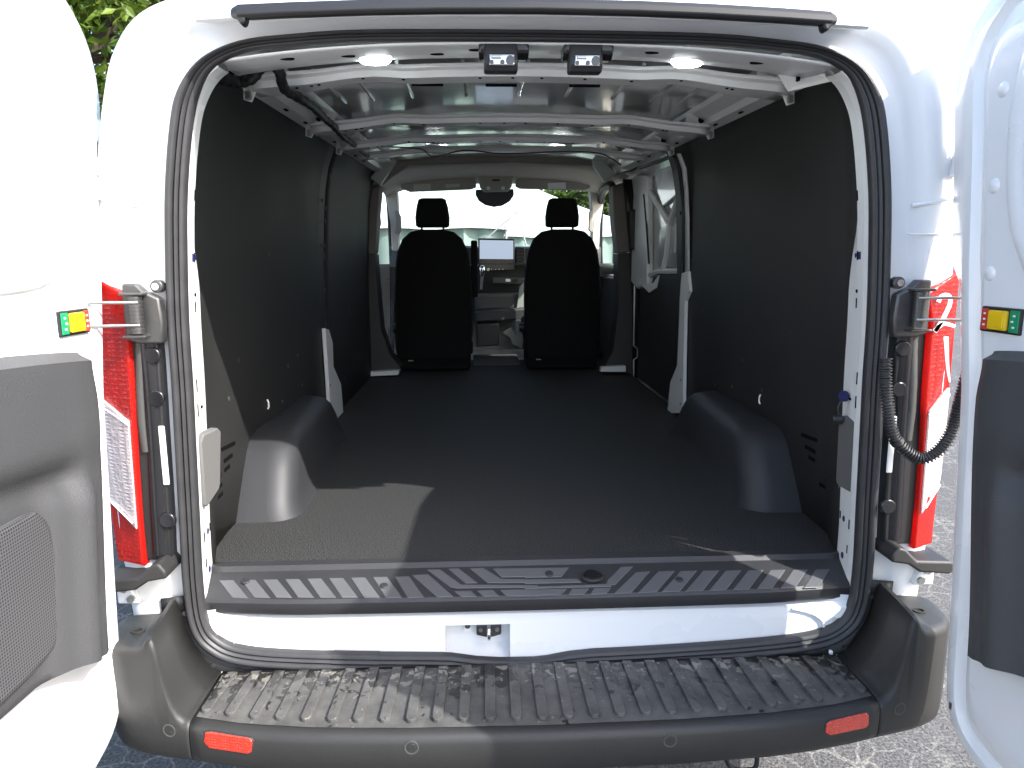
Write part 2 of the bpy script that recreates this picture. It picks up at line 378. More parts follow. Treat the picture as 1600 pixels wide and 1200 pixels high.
# ------------------------------------------------------------------ header, ceiling, bows
hd = MB(); rows = []
for Y, z, dx in [(.010, 1.944, 0), (.03, 1.945, 0), (.12, 1.953, 0), (.195, 1.963, 0), (.205, 1.972, 0), (.212, 1.99, 0)]:
    rows.append([V((x, Y, z-.045*(abs(x)/.7)**2.6)) for x in [i*.04-.68 for i in range(35)]])
hd.loft(rows, False).build('roof_header', JAMB, van, 40, solid=.003)
ce = []
for Y in [.2, .6, 1.0, 1.5, 2.0, 2.5, 3.0]:
    ce.append([V((x, Y, 2.035+rise(Y)-.05*(abs(x)/.75)**2.4)) for x in [i*.05-.80 for i in range(33)]])
ceil = MB().loft(ce, False).build('roof_inner_skin', ROOFIN, van, 40)
# stamped beads of the roof skin
for k, x in enumerate([-.60, -.50, -.36, -.17, .02, .19, .36, .50, .60]):
    MB().tube([V((x, y, 2.034+rise(y)-.05*(abs(x)/.75)**2.4)) for y in [.55, .8, 1.06]], .006, 6).build('roof_bead', ROOFIN, ceil)
bows = []
for bi, (Y, wd, zb) in enumerate([(.455, .095, 1.962), (1.16, .085, 1.972), (1.72, .07, 1.995), (2.20, .06, 2.02)]):
    secs = []
    for i in range(37):
        x = -.74+i*1.48/36; a = abs(x)
        z = zb+.012-.040*(a/.74)**2+.010*sm(.30, .42, a)-.012*sm(.44, .62, a); h = .05
        wv = wd*(1+.35*sm(.5, .70, a)) - .018*sm(.25, .42, a)*(1-sm(.45, .62, a))
        secs.append([V((x, Y+dy*wv, z+dz)) for dy, dz in [(-.62, .030), (-.60, .022), (-.42, .018), (-.36, .002), (.36, .002), (.42, .018), (.60, .020), (.62, .028)]])
    b = MB().loft(secs, False).build('roof_bow', RAILW, van, 40, solid=.003); bows.append(b)
    for x in ([-.62, -.58, -.56, -.44, -.33, -.12, -.03, .05, .17, .3, .44, .57, .585] if bi < 3 else []):
        z = zb+.012-.040*(abs(x)/.74)**2+.010*sm(.30, .42, abs(x))-.012*sm(.44, .62, abs(x))
        disc('bow_hole', HOLE, b, (x, Y-.02, z+.0005), (0, 0, 1), .0045 if bi == 0 else .005, .0022, 10)
# slots on the first bow edge
for x in (-.27, -.06, .18):
    MB().box((x, .511, 1.972), (.09, .006, .008)).build('bow_slot', HOLE, bows[0], 0, .002)
# holes in the header
for x, y in [(-.42, .10), (-.22, .12), (-.13, .075), (.11, .075), (.27, .07), (.52, .09), (-.55, .07)]:
    MB().loft([[V((x+math.cos(a)*rx, y+math.sin(a)*.008, 1.945+(y-.03)*.098-.045*(abs(x)/.7)**2.6-dz)) for a in [k*math.pi/7 for k in range(14)]] for rx, dz in ((.016, -.001), (.016, .004))], True, True).build('header_hole', HOLE, van, 30)
# dome lamps, lit
for x, Y, z, wl in [(-.372, .185, 1.958, .040), (.384, .185, 1.958, .040), (-.36, 2.43, 2.085, .052), (.33, 2.43, 2.085, .052)]:
    d = MB().loft([[V((x+math.cos(a)*wl*r, Y+math.sin(a)*.028*r, z-h)) for a in [k*math.pi/12 for k in range(24)]] for r, h in ((1.0, 0), (1.0, .006), (.8, .013), (.3, .016))], True, True).build('dome_lamp', LED, van, 50)
    MB().loft([[V((x+math.cos(a)*wl*r*1.06, Y+math.sin(a)*.034*r, z-h+.004)) for a in [k*math.pi/12 for k in range(24)]] for r, h in ((1.06, -.01), (1.06, .004), (1.0, .006))], True, False).build('lamp_rim', RAILW, d, 50)
# latch strikers under the header
for xc in (782, 914):
    c = P(xc, 60, Y=.03); x = c.x
    b = prismX([(.014, 1.950), (.014, 1.926), (.035, 1.915), (.075, 1.920), (.09, 1.952)], x-.048, x+.062).build('latch_bracket', GLOSSB, van, 30, .006, 3)
    prismX([(.012, 1.945), (.006, 1.900), (.016, 1.885), (.050, 1.887), (.06, 1.945)], x-.037, x+.037).build('latch_housing', BLACK, b, 30, .005, 3)
    MB().box((x+.002, .0062, 1.908), (.056, .006, .026), Matrix.Rotation(R(-7), 3, 'X')).build('latch_plate', CHROME, b, 0, .003, 2)
    MB().cyl((x+.020, .000, 1.906), (x+.020, .010, 1.906), .0095, 14).build('latch_bolt', DMETAL, b, 40)
    for dx, r_ in ((.003, .005), (-.020, .0045)): MB().cyl((x+dx, .000, 1.902), (x+dx, .010, 1.902), r_, 12).build('latch_pin', DMETAL, b, 40)
    MB().box((x-.010, .0025, 1.913), (.022, .004, .007)).build('latch_tongue', METAL, b, 0, .0015)

# side rails and brackets
for s in (-1, 1):
    rl = []
    for Y in [.16, .4, .8, 1.2, 1.6, 2.0, 2.4, 2.8, 3.1]:
        r = rise(Y)
        rl.append([V((s*x, Y, z+r)) for x, z in [(.60, 2.022), (.655, 2.015), (.675, 1.985), (.725, 1.965), (.735, 1.945), (.775, 1.935), (.79, 1.945), (.83, 1.95)]])
    rail = MB().loft(rl, False).build('roof_rail', RAILW, van, 30, solid=.003)
    for Y in (.46, 1.16, 1.72):
        z = 1.955+rise(Y)
        gp = prismY([(s*.655, z+.03), (s*.70, z+.035), (s*.765, z-.01), (s*.768, z-.055), (s*.745, z-.062), (s*.73, z-.03), (s*.69, z-.008), (s*.655, z-.005)], Y-.02, Y-.014).build('rail_gusset', RAILW, rail, 30, .002)
        disc('gusset_hole', HOLE, rail, (s*.715, Y-.021, z+.008), (0, 1, 0), .012, .0012)
        MB().box((s*.752, Y-.022, z-.045), (.016, .012, .022)).build('bracket_clip', METAL, rail, 0, .003)
    for i in range(9):
        Y = .30+i*.26
        MB().box((s*.752, Y, 1.939+rise(Y)), (.010, .035, .004)).build('rail_slot', HOLE, rail, 0)
    if s > 0:   # corner gusset of the rear frame, with two pressed slots
        cg = MB().prism(*[[V((x, y+dy, z)) for x, y, z in [(.735, .15, 1.905), (.69, .17, 1.94), (.60, .20, 1.955), (.655, .22, 1.895)]] for dy in (0, .004)]).build('corner_gusset', RAILW, van, 20)
        for x, y, z in ((.662, .186, 1.918), (.660, .183, 1.934)): MB().box((x, y, z), (.006, .012, .013)).build('gusset_slot', HOLE, cg, 0)
# wiring loom along the left rail
wl = catmull([P(x, y, Y=Y) for x, y, Y in [(322, 112, .17), (345, 122, .24), (372, 128, .30), (394, 122, .29), (407, 106, .28), (424, 100, .275), (437, 113, .29), (444, 138, .35), (466, 152, .42), (488, 166, .60), (507, 185, .90), (520, 196, 1.05), (535, 212, 1.3), (550, 224, 1.6), (566, 236, 1.95), (576, 244, 2.2)]], 8)
MB().tube(wl, [.0155-.004*i/len(wl)+.0012*math.sin(i*1.7) for i in range(len(wl))], 8).build('wiring_loom', BLACK, van, 60)
wl2 = catmull([V((-.66, 1.74, 2.0)), V((-.55, 1.95, 2.02)), V((-.42, 2.12, 2.035)), V((-.36, 2.2, 2.01)), V((-.2, 2.16, 2.035)), V((0, 2.16, 2.02)), V((.3, 2.16, 2.03)), V((.5, 2.15, 2.02)), V((.62, 2.2, 1.97))], 6)
MB().tube(wl2, .0035, 6).build('wiring_loom', BLACK, van, 60)

# ------------------------------------------------------------------ side wall panels
WX = [(.68, .873), (1.0, .873), (1.25, .871), (1.45, .865), (1.62, .855), (1.75, .842), (1.85, .822), (1.93, .792), (1.965, .765)]
def wall_x(Y, z):
    for (z0, x0), (z1, x1) in zip(WX, WX[1:]):
        if z <= z1: break
    x = x0+(x1-x0)*min(1, max(0, (z-z0)/(z1-z0)))
    if Y < .36: x -= .045*(1-.6*sm(1.4, 1.75, z))*((.36-Y)/.22)**2
    return x
def wall(s, y0, y1, ncol=14, top=None):
    rows = []
    zs = [z for z, _ in WX]
    for j in range(ncol+1):
        Y = y0+(y1-y0)*j/ncol
        row = []
        for i, z in enumerate(zs):
            zz = z+(rise(Y)*sm(1.2, 1.9, z))
            if Y < .3: zz = min(zz, 1.925-.28*max(0, .22-Y)) if i > 5 else zz
            wob = .0025*math.sin(z*9+Y*5)*math.sin(Y*7)
            row.append(V((s*(wall_x(Y, z)+wob), Y, zz)))
        rows.append(row)
    return MB().loft(rows, False).build('wall_panel', PANEL, van, 60, solid=.004)
def pins(parent, s, pts):
    for Y, z in pts:
        disc('push_pin', DASHG, parent, (s*(wall_x(Y, z)-.001), Y, z), (1, 0, 0), .0075, .0028, 10)
wA = wall(-1, .135, 1.785); wB = wall(-1, 1.80, 3.14); wC = wall(1, .135, 1.93)
tag(wA, 'rear left black wall panel catching a wedge of sunlight', None); 
pins(wA, -1, [(1.1, 1.08), (1.0, .96), (1.25, 1.10), (1.3, .97), (.45, 1.08), (1.72, 1.1), (1.72, 1.3), (1.72, 1.55), (1.72, 1.75), (.9, 1.5), (.55, 1.18), (1.55, .93)])
pins(wB, -1, [(1.9, 1.05), (2.4, 1.2), (2.7, 1.0), (1.95, .9), (2.2, .85)])
pins(wC, 1, [(.35, 1.08), (.8, 1.02), (1.0, 1.10), (1.3, .95), (1.5, 1.25), (1.85, 1.2), (1.85, 1.45), (1.85, 1.7), (1.1, .98), (.6, 1.25)])
# puckered edge of the seam
for z, r in [(1.86, .012), (1.72, .007), (1.66, .007), (1.55, .008), (1.50, .014), (1.34, .008), (1.05, .006)]:
    MB().box((-wall_x(1.79, z)+.003, 1.788, z), (.004, .012, r*2.6)).build('seam_clip', DASHG, wA, 30, .0018)
# tie-down hooks above the wheel covers
for s, (x, y) in ((-1, (418, 633)), (1, (1188, 625))):
    p = P(x, y, X=s*.868)
    MB().tube([p+V((0, 0, -.014)), p+V((-s*.004, 0, -.006)), p+V((-s*.004, 0, .010)), p+V((0, 0, .020))], .0032, 8).build('tie_down_hook', INK, wA if s < 0 else wC, 60)
# louvre slots behind the wheel covers
slotsL = [(353, 703, 375, 692), (339, 719, 350, 711), (341, 733, 353, 725), (358, 721, 371, 711), (359, 735, 367, 728), (344, 750, 354, 741), (344, 765, 355, 756), (345, 779, 356, 770)]
for (x0, y0, x1, y1) in slotsL:
    for s in (-1, 1):
        a = P(x0, y0, X=-.855); b = P(x1, y1, X=-.855)
        if a.y < .15: a.y = .16
        xa_, xb_ = wall_x(a.y, .9)-.0042, wall_x(b.y, .9)-.0042
        d = V((0, b.y-a.y, b.z-a.z)).normalized(); q = V((0, -d.z, d.y))*.0055
        pts = [V((s*xa_, a.y, a.z))-q, V((s*xb_, b.y, b.z))-q, V((s*xb_, b.y, b.z))+q, V((s*xa_, a.y, a.z))+q]
        MB().prism(pts, [p+V((s*.006, 0, 0)) for p in pts]).build('louvre_slot', HOLE, wA if s < 0 else wC, 0)

# white pillar feet between the panels
pf = pixX([(505, 513), (511, 515), (517, 535), (518, 572), (530, 600), (534, 650), (530, 655), (521, 656), (513, 640), (511, 600)], -.86)
f0 = prismX(pf, -.868, -.850).build('pillar_foot', JAMB, van, 30, .003)
for x, y in ((516, 602), (519, 641)): disc('foot_hole', HOLE, f0, P(x, y, X=-.8495), (1, 0, 0), .005, .001, 10)
pf = pixX([(1066, 427), (1078, 424), (1080, 455), (1073, 470), (1071, 560), (1070, 645), (1045, 646), (1050, 597), (1061, 570), (1064, 500)], .86)
f1 = prismX(pf, .850, .868).build('pillar_foot', JAMB, van, 30, .003)
for x, y in ((1064, 594), (1063, 631)): disc('foot_hole', HOLE, f1, P(x, y, X=.8495), (1, 0, 0), .005, .001, 10)

# ------------------------------------------------------------------ floor and wheel covers
fl = prismZ([(-.90, 3.9), (-.90, .15), (-.84, .140), (.84, .140), (.90, .15), (.90, 3.9)], .672, .70).build('load_floor', FLOORM, van, 30, .003)
for s in (-1, 1):
    wc = MB(); lo = []
    # nested outlines from the floor up: (inner x, rear y, front y, z)
    for x, y0, y1, z in [(.690, .435, 1.56, .698), (.702, .452, 1.54, .722), (.708, .47, 1.52, .75), (.718, .53, 1.46, .83), (.726, .572, 1.41, .882), (.738, .605, 1.37, .908), (.756, .635, 1.33, .922), (.785, .67, 1.29, .928), (.83, .70, 1.25, .930)]:
        r = .085; tp_ = .038
        pts = []
        for k in range(9):
            a = k/8*math.pi/2; pts.append(V((s*(x+r-r*math.sin(a)), y0+r-r*math.cos(a), z)))
        for k in range(9):
            a = k/8*math.pi/2; pts.append(V((s*(x+tp_+r-r*math.cos(a)), y1-r+r*math.sin(a), z)))
        pts = [V((s*.885, y0, z))]+pts+[V((s*.885, y1, z))]
        lo.append(pts)
    wc.loft(lo, False)
    wc.add(lo[-1], [list(range(len(lo[-1])))])
    wc.build('wheel_cover', WELL, van, 60)
# front step mat between the seats etc.
tp = prismZ([(-.19, 3.62), (.17, 3.62), (.17, 4.2), (-.19, 4.2)], .70, .704).build('tread_plate', DASHG, van, 0)
for i in range(10):
    MB().box((-.01, 3.66+i*.052, .706), (.33, .018, .006)).build('tread_rib', DASHG, tp, 0, .002)

# ------------------------------------------------------------------ sill plate with pads
sp = MB()
secs = []
for i in range(41):
    x = -.835+i*1.67/40; a = abs(x)
    e = .012*sm(.55, .835, a)   # ends sit a little further in
    bow = .020*(1-(x/.835)**2)
    y0 = .012-bow*.6+e
    secs.append([V((x, y, z)) for y, z in [(.05, .62), (y0+.004, .622), (y0, .628), (y0, .652), (y0+.006, .660), (.112, .690), (.120, .702), (.142, .7045), (.152, .699)]])
sill = sp.loft(secs, False).build('sill_plate', SILLP, van, 35, solid=.002)
def splane(x, y): # top of the plate at (x, y)
    bow = .020*(1-(x/.835)**2); e = .012*sm(.55, .835, abs(x)); y0 = .012-bow*.6+e+.006
    t = (y-y0)/(.112-y0); return .660+.030*t
def pad(px):
    pts = []
    for x, y in px:
        z = .672
        for _ in range(5):
            p = P(x, y, Z=z); z = splane(p.x, p.y)
        pts.append(V((p.x, p.y, z)))
    a = [p+V((0, 0, .0005)) for p in pts]; b = [p+V((0, 0, .0032)) for p in pts]
    return MB().prism(a, b).build('tread_pad', PAD, sill, 0, .001, 1)
def c1(u, v): return (320+u*520/1600, 870+v*100/308)
def c2(u, v): return (820+u*540/1600, 870+v*100/296)
padsL = []
for k in range(9):
    x0 = 70+k*105.5
    padsL.append([(x0, 124-k*2.6), (x0+68, 122-k*2.6), (x0+140, 198-k*.3), (x0+62, 194+k*.5)])
padsL += [[(997, 96), (1075, 92), (1195, 192), (1120, 196)], [(1070, 72), (1130, 70), (1232, 138), (1600, 140), (1600, 150), (1210, 154), (1180, 148)],
          [(1172, 68), (1220, 66), (1312, 130), (1255, 132)], [(1275, 66), (1340, 64), (1425, 112), (1600, 114), (1600, 128), (1360, 130)], [(1385, 66), (1600, 64), (1600, 102), (1425, 104)],
          [(1200, 168), (1280, 166), (1308, 192), (1235, 194)], [(1308, 164), (1385, 162), (1415, 190), (1340, 192)], [(1420, 162), (1600, 158), (1600, 190), (1452, 191)]]
for q in padsL: pad([c1(u, v) for u, v in q])
padsR = [[(0, 62), (205, 58), (170, 98), (0, 102)], [(0, 128), (0, 110), (245, 106), (262, 122)], [(0, 150), (0, 142), (400, 128), (400, 140)], [(0, 155), (195, 150), (165, 178), (0, 180)],
         [(218, 150), (298, 148), (272, 176), (200, 178)], [(320, 148), (400, 145), (378, 172), (302, 175)], [(445, 55), (500, 54), (420, 132), (372, 134), (385, 110)],
         [(512, 78), (580, 74), (492, 168), (412, 172)]]
for k in range(8):
    x0 = 618+k*104; dy = -k*3.4; w0 = 76-k*1.5
    padsR.append([(x0, 74+dy*.35), (x0+w0, 72+dy*.35), (x0-8+k*3, 164+dy*1.05), (x0-96+k*6, 168+dy*1.05)])
for q in padsR: pad([c2(u, v) for u, v in q])
for x, y, r in ((925, 902, .021), (600, 915, .010), (384, 912, .010), (858, 901, .011), (1061, 905, .010)):
    p = P(x, y, Z=.675); z = splane(p.x, p.y)+.002
    d = disc('sill_cap', GLOSSB if r > .02 else SILLP, sill, (p.x, p.y, z), (0, -.25, 1), r, .0045, 24, .002)
    if r > .02:
        MB().loft([[V((p.x+math.cos(a)*q, p.y+math.sin(a)*q, z+h)) for a in [k*math.pi/14 for k in range(28)]] for q, h in ((.031, -.002), (.030, .003), (.026, .004), (.025, -.002))]).build('cap_ring', SILLP, sill, 50)

# white lower sill between plate and seal, with striker recess
rx0, rx1 = P(696, 1000, Y=.02).x, P(797, 1000, Y=.02).x
zt0, zb0 = .578, .49
secs = []
xs = sorted(set([-.815+i*1.63/32 for i in range(33)]+[rx0, rx1]))
ls = MB()
for xa, xb in zip(xs, xs[1:]):
    mid = (xa+xb)/2
    def sec(x):
        e = .03*sm(.68, .815, abs(x)); zz = .06*sm(.70, .815, abs(x))**2
        return [V((x, .045-e, .635)), V((x, .045-e, .618)), V((x, .020-e*.5, .606)), V((x, .018-e*.5, .578)), V((x, .016, .505+zz)), V((x, .014, .475+zz))]
    A, B_ = sec(xa), sec(xb)
    for j in range(5):
        if rx0-1e-4 <= mid <= rx1+1e-4 and j in (3, 4): continue
        ls.add([A[j], B_[j], B_[j+1], A[j+1]], [(0, 1, 2, 3)])
lower = ls.build('lower_sill_panel', WHITE, van, 35)
bmj2 = bpy.data.objects['lower_sill_panel'].data
rec = MB().add([(rx0, .018, .578), (rx1, .018, .578), (rx0, .070, .574), (rx1, .070, .574), (rx0, .070, .50), (rx1, .070, .50), (rx0, .014, .47), (rx1, .014, .47)],
               [(0, 1, 3, 2), (2, 3, 5, 4), (4, 5, 7, 6), (0, 2, 4, 6), (1, 7, 5, 3)]).build('striker_recess', WHITE, van, 0)
xc = P(764, 1000, Y=.05).x
pl = prismY([(xc-.032, .560), (xc+.032, .560), (xc+.032, .530), (xc+.006, .523), (xc-.006, .523), (xc-.032, .530)], .052, .066).build('striker_plate', DMETAL, rec, 0, .003)
MB().tube(catmull([V((xc, .055, .566)), V((xc, .028, .563)), V((xc, .018, .548)), V((xc, .028, .532)), V((xc, .055, .529))], 5), .0052, 10).build('striker_loop', CHROME, rec, 60)
for dx in (-.021, .021): disc('striker_bolt', METAL, rec, (xc+dx, .050, .546), (0, 1, 0), .0055, .003, 6)
xb = P(731, 995, Y=.05).x
MB().box((xb, .060, .553), (.020, .014, .024)).build('recess_bracket', JAMB, rec, 0, .002)
disc('recess_bolt', DMETAL, rec, (xb, .051, .558), (0, 1, 0), .007, .003, 12)
# white rubber-stop marks pressed into the lower panel ends
for s in (-1, 1):
    MB().tube(catmull([V((s*.66, .016, .60)), V((s*.70, .014, .592)), V((s*.735, .013, .57)), V((s*.745, .012, .545))], 5), .004, 6).build('panel_bead', WHITE, lower, 60)

# holes and covers on the jambs
def jmark(s, z, y, w_, h_, m=HOLE, rnd=False):
    i = min((k for k in range(NR) if SR[k].x*s > 0), key=lambda k: abs(SR[k].z-z) if abs(SR[k].x) > .6 else 9)
    t = (y-.045)/.045 if y < .09 else 1+(y-.09)/.06
    d = -.012+.008*t if y < .09 else -.004+.012*(y-.09)/.06
    if y > .09: d += .036*sm(1.38, 1.72, z)*(y-.09)/.06
    if y < .045: d = -.0125
    c = SR[i]+SN[i]*(d-.0005)+V((0, y, 0))
    tz = V((0, 0, 1)); tz = (tz-SN[i]*tz.dot(SN[i])).normalized(); ty = V((0, 1, 0))
    k = 12 if rnd else 4
    ang = [math.pi/4+q*math.pi/2 for q in range(4)] if not rnd else [q*2*math.pi/k for q in range(k)]
    sc = 1.414 if not rnd else 1
    pts = [c+ty*(math.cos(a)*w_/2*sc)+tz*(math.sin(a)*h_/2*sc) for a in ang]
    MB().prism([p-SN[i]*.0012 for p in pts], [p+SN[i]*.001 for p in pts]).build('jamb_hole', m, bmj[s], 0)
for s in (-1, 1):
    jmark(s, 1.63, .085, .004, .024); jmark(s, 1.605, .105, .009, .017, BLUEH, True); jmark(s, 1.50, .085, .004, .022); jmark(s, 1.475, .07, .011, .018, BLUEH); jmark(s, 1.475, .10, .009, .012, BLUEH, True)
    jmark(s, 1.405, .085, .009, .009, HOLE, True); jmark(s, 1.375, .085, .004, .024); jmark(s, 1.79, .10, .010, .018, HOLE, True); jmark(s, 1.18, .05, .0035, .03); jmark(s, 1.12, .05, .0035, .03)
    jmark(s, .80, .055, .0035, .025); jmark(s, .815, .095, .012, .016, BLUEH, True); jmark(s, .815, .125, .0035, .02); jmark(s, .74, .06, .0035, .022); jmark(s, .715, .09, .013, .018, BLUEH, True); jmark(s, 1.135, .09, .012, .006)
# latch covers on the jambs
for s, m, q in ((-1, GREYC, [(310, 692, .042), (315, 679, .05), (337, 668, .108), (343, 674, .116), (342, 756, .116), (339, 764, .112), (322, 791, .055), (318, 790, .045)]),
                (1, GREYD, [(1313, 651, .112), (1318, 649, .108), (1338, 659, .056), (1343, 666, .046), (1339, 765, .046), (1334, 771, .052), (1312, 758, .108), (1308, 751, .114)])):
    pts = [P(x, y, Y=Y) for x, y, Y in q]; nv = V((-s*.95, -.3, 0))
    cv = MB().prism([p-nv*.016 for p in pts], [p+nv*.006 for p in pts]).build('latch_cover', m, van, 30, .004, 3)
    if s < 0:
        c = [P(x, y, Y=Y) for x, y, Y in [(322, 706, .072), (328, 704, .086), (328, 732, .086), (323, 736, .073)]]
        MB().prism([p for p in c], [p+nv*.0075 for p in c]).build('cover_slot', GREYD, cv, 0, .002)
# cap on a tether, right jamb
p = P(1321, 619, Y=.10); disc('jamb_plug', BLUEH, van, p+V((-.004, 0, 0)), (1, .3, 0), .014, .004, 18)
q = P(1311, 655, Y=.10)
pg = MB().cyl(q+V((-.020, 0, 0)), q+V((.006, 0, 0)), .010, 14, .013).build('tethered_cap', BLACK, van, 40, .002)
MB().tube(catmull([p+V((-.01, 0, -.012)), p.lerp(q, .5)+V((-.012, 0, 0)), q+V((-.003, 0, .010))], 5), .002, 6).build('cap_tether', BLACK, pg, 60)

# ------------------------------------------------------------------ tail lamps, hinges, filler panels
for s in (-1, 1):
    lp = [(.897, 1.405), (.913, 1.34), (.916, 1.19), (.924, 1.03), (.928, .87), (.928, .775), (.985, .785), (1.004, .81), (1.012, .92), (1.016, 1.1), (1.012, 1.3), (1.000, 1.455)]
    if s < 0: lp = [(x-.012 if x < .95 else x, z) for x, z in lp]
    lo = []
    for sc, y in ((1, .10), (1, -.012), (.97, -.030), (.90, -.036)):
        cx, cz = .962, 1.10
        lo.append([V((s*(cx+(x-cx)*sc), y+.05*sm(.97, 1.016, x), cz+(z-cz)*(1-(1-sc)*.12))) for x, z in lp])
    lamp = MB().loft(lo, True, True).build('tail_lamp', REDLENS, van, 30, .003, 2)
    if s > 0: tag(lamp, 'right tail lamp with white 2 and 1 written on it', None)
    ins = .014
    cl = [(.918-(.012 if s < 0 else 0)+ins, 1.125), (.995, 1.175), (1.006, 1.15), (1.008, .955), (1.0, .925), (.930-(.012 if s < 0 else 0)+ins*.6, .868)]
    c_ = MB().prism([V((s*x, -.028+.05*sm(.97, 1.016, x), z)) for x, z in cl], [V((s*x, -.0385+.05*sm(.97, 1.016, x), z)) for x, z in cl]).build('clear_lens', CLEARL, lamp, 20, .002)
    for a, b in (((.930, 1.115), (.998, 1.158)), ((.945, .885), (1.003, .93))):
        sh = -.012 if s < 0 else 0
        MB().tube([V((s*(a[0]+sh), -.040, a[1])), V((s*b[0], -.040+.05*sm(.97, 1.016, b[0]), b[1]))], .0022, 6).build('lens_edge', INK, lamp)
    # dark filler panel between lamp and seal
    fp = [(.848, 1.345), (.925, 1.35), (.93, 1.2), (.938, 1.03), (.942, .87), (.945, .785), (.862, .785), (.857, .9), (.852, 1.1), (.848, 1.25)]
    fil = prismY([(s*x, z) for x, z in fp], -.021, .03).build('pillar_filler', BLACK, van, 20, .004, 2)
    MB().loft([[V((s*(x+dx), y, z)) for x, z in [(.868, 1.34), (.868, 1.2), (.872, 1.05), (.878, .92), (.882, .80)]] for dx, y in ((-.012, -.020), (-.002, -.029), (.012, -.030), (.022, -.020))], False).build('filler_ridge', GLOSSB, fil, 60)
    MB().loft([[V((s*(x+dx), y, z)) for x, z in [(.885, 1.33), (.889, 1.26), (.896, 1.19), (.899, 1.12), (.896, 1.05)]] for dx, y in ((-.012, -.020), (-.005, -.027), (.005, -.027), (.012, -.020))], False).build('filler_rib', DASHG, fil, 60)
    for z in (1.272, 1.175, .885):
        dd = disc('rubber_stop', GLOSSB, fil, (s*.860, -.024, z), (0, 1, 0), .019, .006, 20, .003)
    MB().box((s*.856, -.0225, 1.04), (.014, .006, .14)).build('filler_window', WHITE, fil, 0, .0028, 3)
    # check-strap hinge bracket
    hx = .872
    hb = prismY([(s*(hx-.042), 1.30), (s*(hx-.048), 1.345), (s*(hx-.044), 1.40), (s*(hx-.012), 1.415), (s*(hx+.004), 1.432), (s*(hx+.034), 1.432), (s*(hx+.036), 1.31), (s*(hx+.01), 1.30)], -.040, -.012).build('door_check', DMETAL, van, 20, .005, 2)
    MB().cyl((s*(hx), -.055, 1.325), (s*(hx), -.055, 1.405), .013, 16).build('check_spring', DMETAL, hb, 40)
    for k in range(9):
        z = 1.332+k*.0085
        MB().cyl((s*hx, -.055, z), (s*hx, -.055, z+.004), 0.0142, 16).build('spring_coil', DMETAL, hb, 40)
    MB().box((s*(hx+.005), -.050, 1.41), (.05, .03, .006)).build('check_arm', DMETAL, hb, 0, .002)
    MB().box((s*(hx+.005), -.050, 1.318), (.05, .03, .006)).build('check_arm', DMETAL, hb, 0, .002)
    for z in (1.392, 1.343):
        MB().tube([V((s*(hx-.01), -.064, z)), V((s*(hx+.085), -.10, z+.002))], .0035, 8).build('check_rod', METAL, hb, 60)
    lug = MB().cyl((s*.838, -.026, 1.425), (s*.838, -.004, 1.425), .014, 18).build('check_lug', DMETAL, hb, 40, .002)
    disc('lug_bolt', CHROME, hb, (s*.838, -.028, 1.425), (0, 1, 0), .008, .003, 12)
    # hinges
    for z, hh in ((1.70, .075), (.705, .05)):
        hg = prismY([(s*.940, z-hh*.5), (s*.992, z-hh*.5), (s*.992, z+hh*.15), (s*.980, z+hh*.5), (s*.962, z+hh*.5), (s*.950, z)], -.030, .010).build('door_hinge', WHITE, van, 20, .005, 2)
        disc('hinge_bolt', METAL, hg, (s*.972, -.032, z+hh*.28), (0, 1, 0), .009, .004, 6)
        disc('hinge_bolt', METAL, hg, (s*.958, -.032, z-hh*.22), (0, 1, 0), .010, .004, 6)
    # ledge under the lamp
    le = [(.852, .778), (.868, .800), (.885, .795), (.915, .765), (1.0, .762), (1.02, .745), (1.0, .728), (.925, .735), (.895, .755), (.852, .762)]
    prismY([(s*x, z) for x, z in le], -.075, .02).build('lamp_ledge', BUMPERM, van, 20, .006, 3)
    # pressed step in the D-pillar
    MB().tube(catmull([V((s*.865, -.002, 1.60)), V((s*.90, -.014, 1.605)), V((s*.945, -.014, 1.615)), V((s*.975, -.004, 1.617))], 5), .005, 8).build('pillar_crease', WHITE, van, 60)
    MB().box((s*.905, -.0145, 1.535), (.10, .006, .004)).build('pillar_seam', WHITE, van, 0, .0015)
    # dark flange of the bumper round the bottom of the seal
    fi = [i for i in range(NR) if SR[i].z < .70 and SR[i].x*s >= -1e-6]
    fi.sort(key=lambda i: (SR[i].z if abs(SR[i].x) > .7 else -abs(.8-abs(SR[i].x)), ))
# flange as one piece round the bottom
fi = [i for i in range(NR) if SR[i].z < .70]
fl_rows = [[SR[i]+SN[i]*d+V((0, y, 0)) for i in fi] for d, y in ((.018, .004), (.030, -.004), (.060, -.010), (.075, -.012))]
fg = MB().loft(fl_rows, False).build('sill_flange', BLACK, van, 60, solid=.004)
for x, z in ((.845, .645), (.83, .545), (.79, .505), (.60, .468), (.3, .452), (-.60, .468), (-.83, .545), (-.845, .645), (-.79, .505), (-.2, .44)):
    disc('flange_screw', DMETAL, fg, (x, -.013, z), (0, 1, 0), .006, .003, 12)
for px, py in ((322, 1045), (570, 1049), (853, 1042), (1098, 1034), (1298, 1019)):
    p = P(px, py, Y=-.022)
    MB().box((p.x, -.022, p.z), (.008, .010, .010)).build('flange_clip', INK, fg, 0, .002)

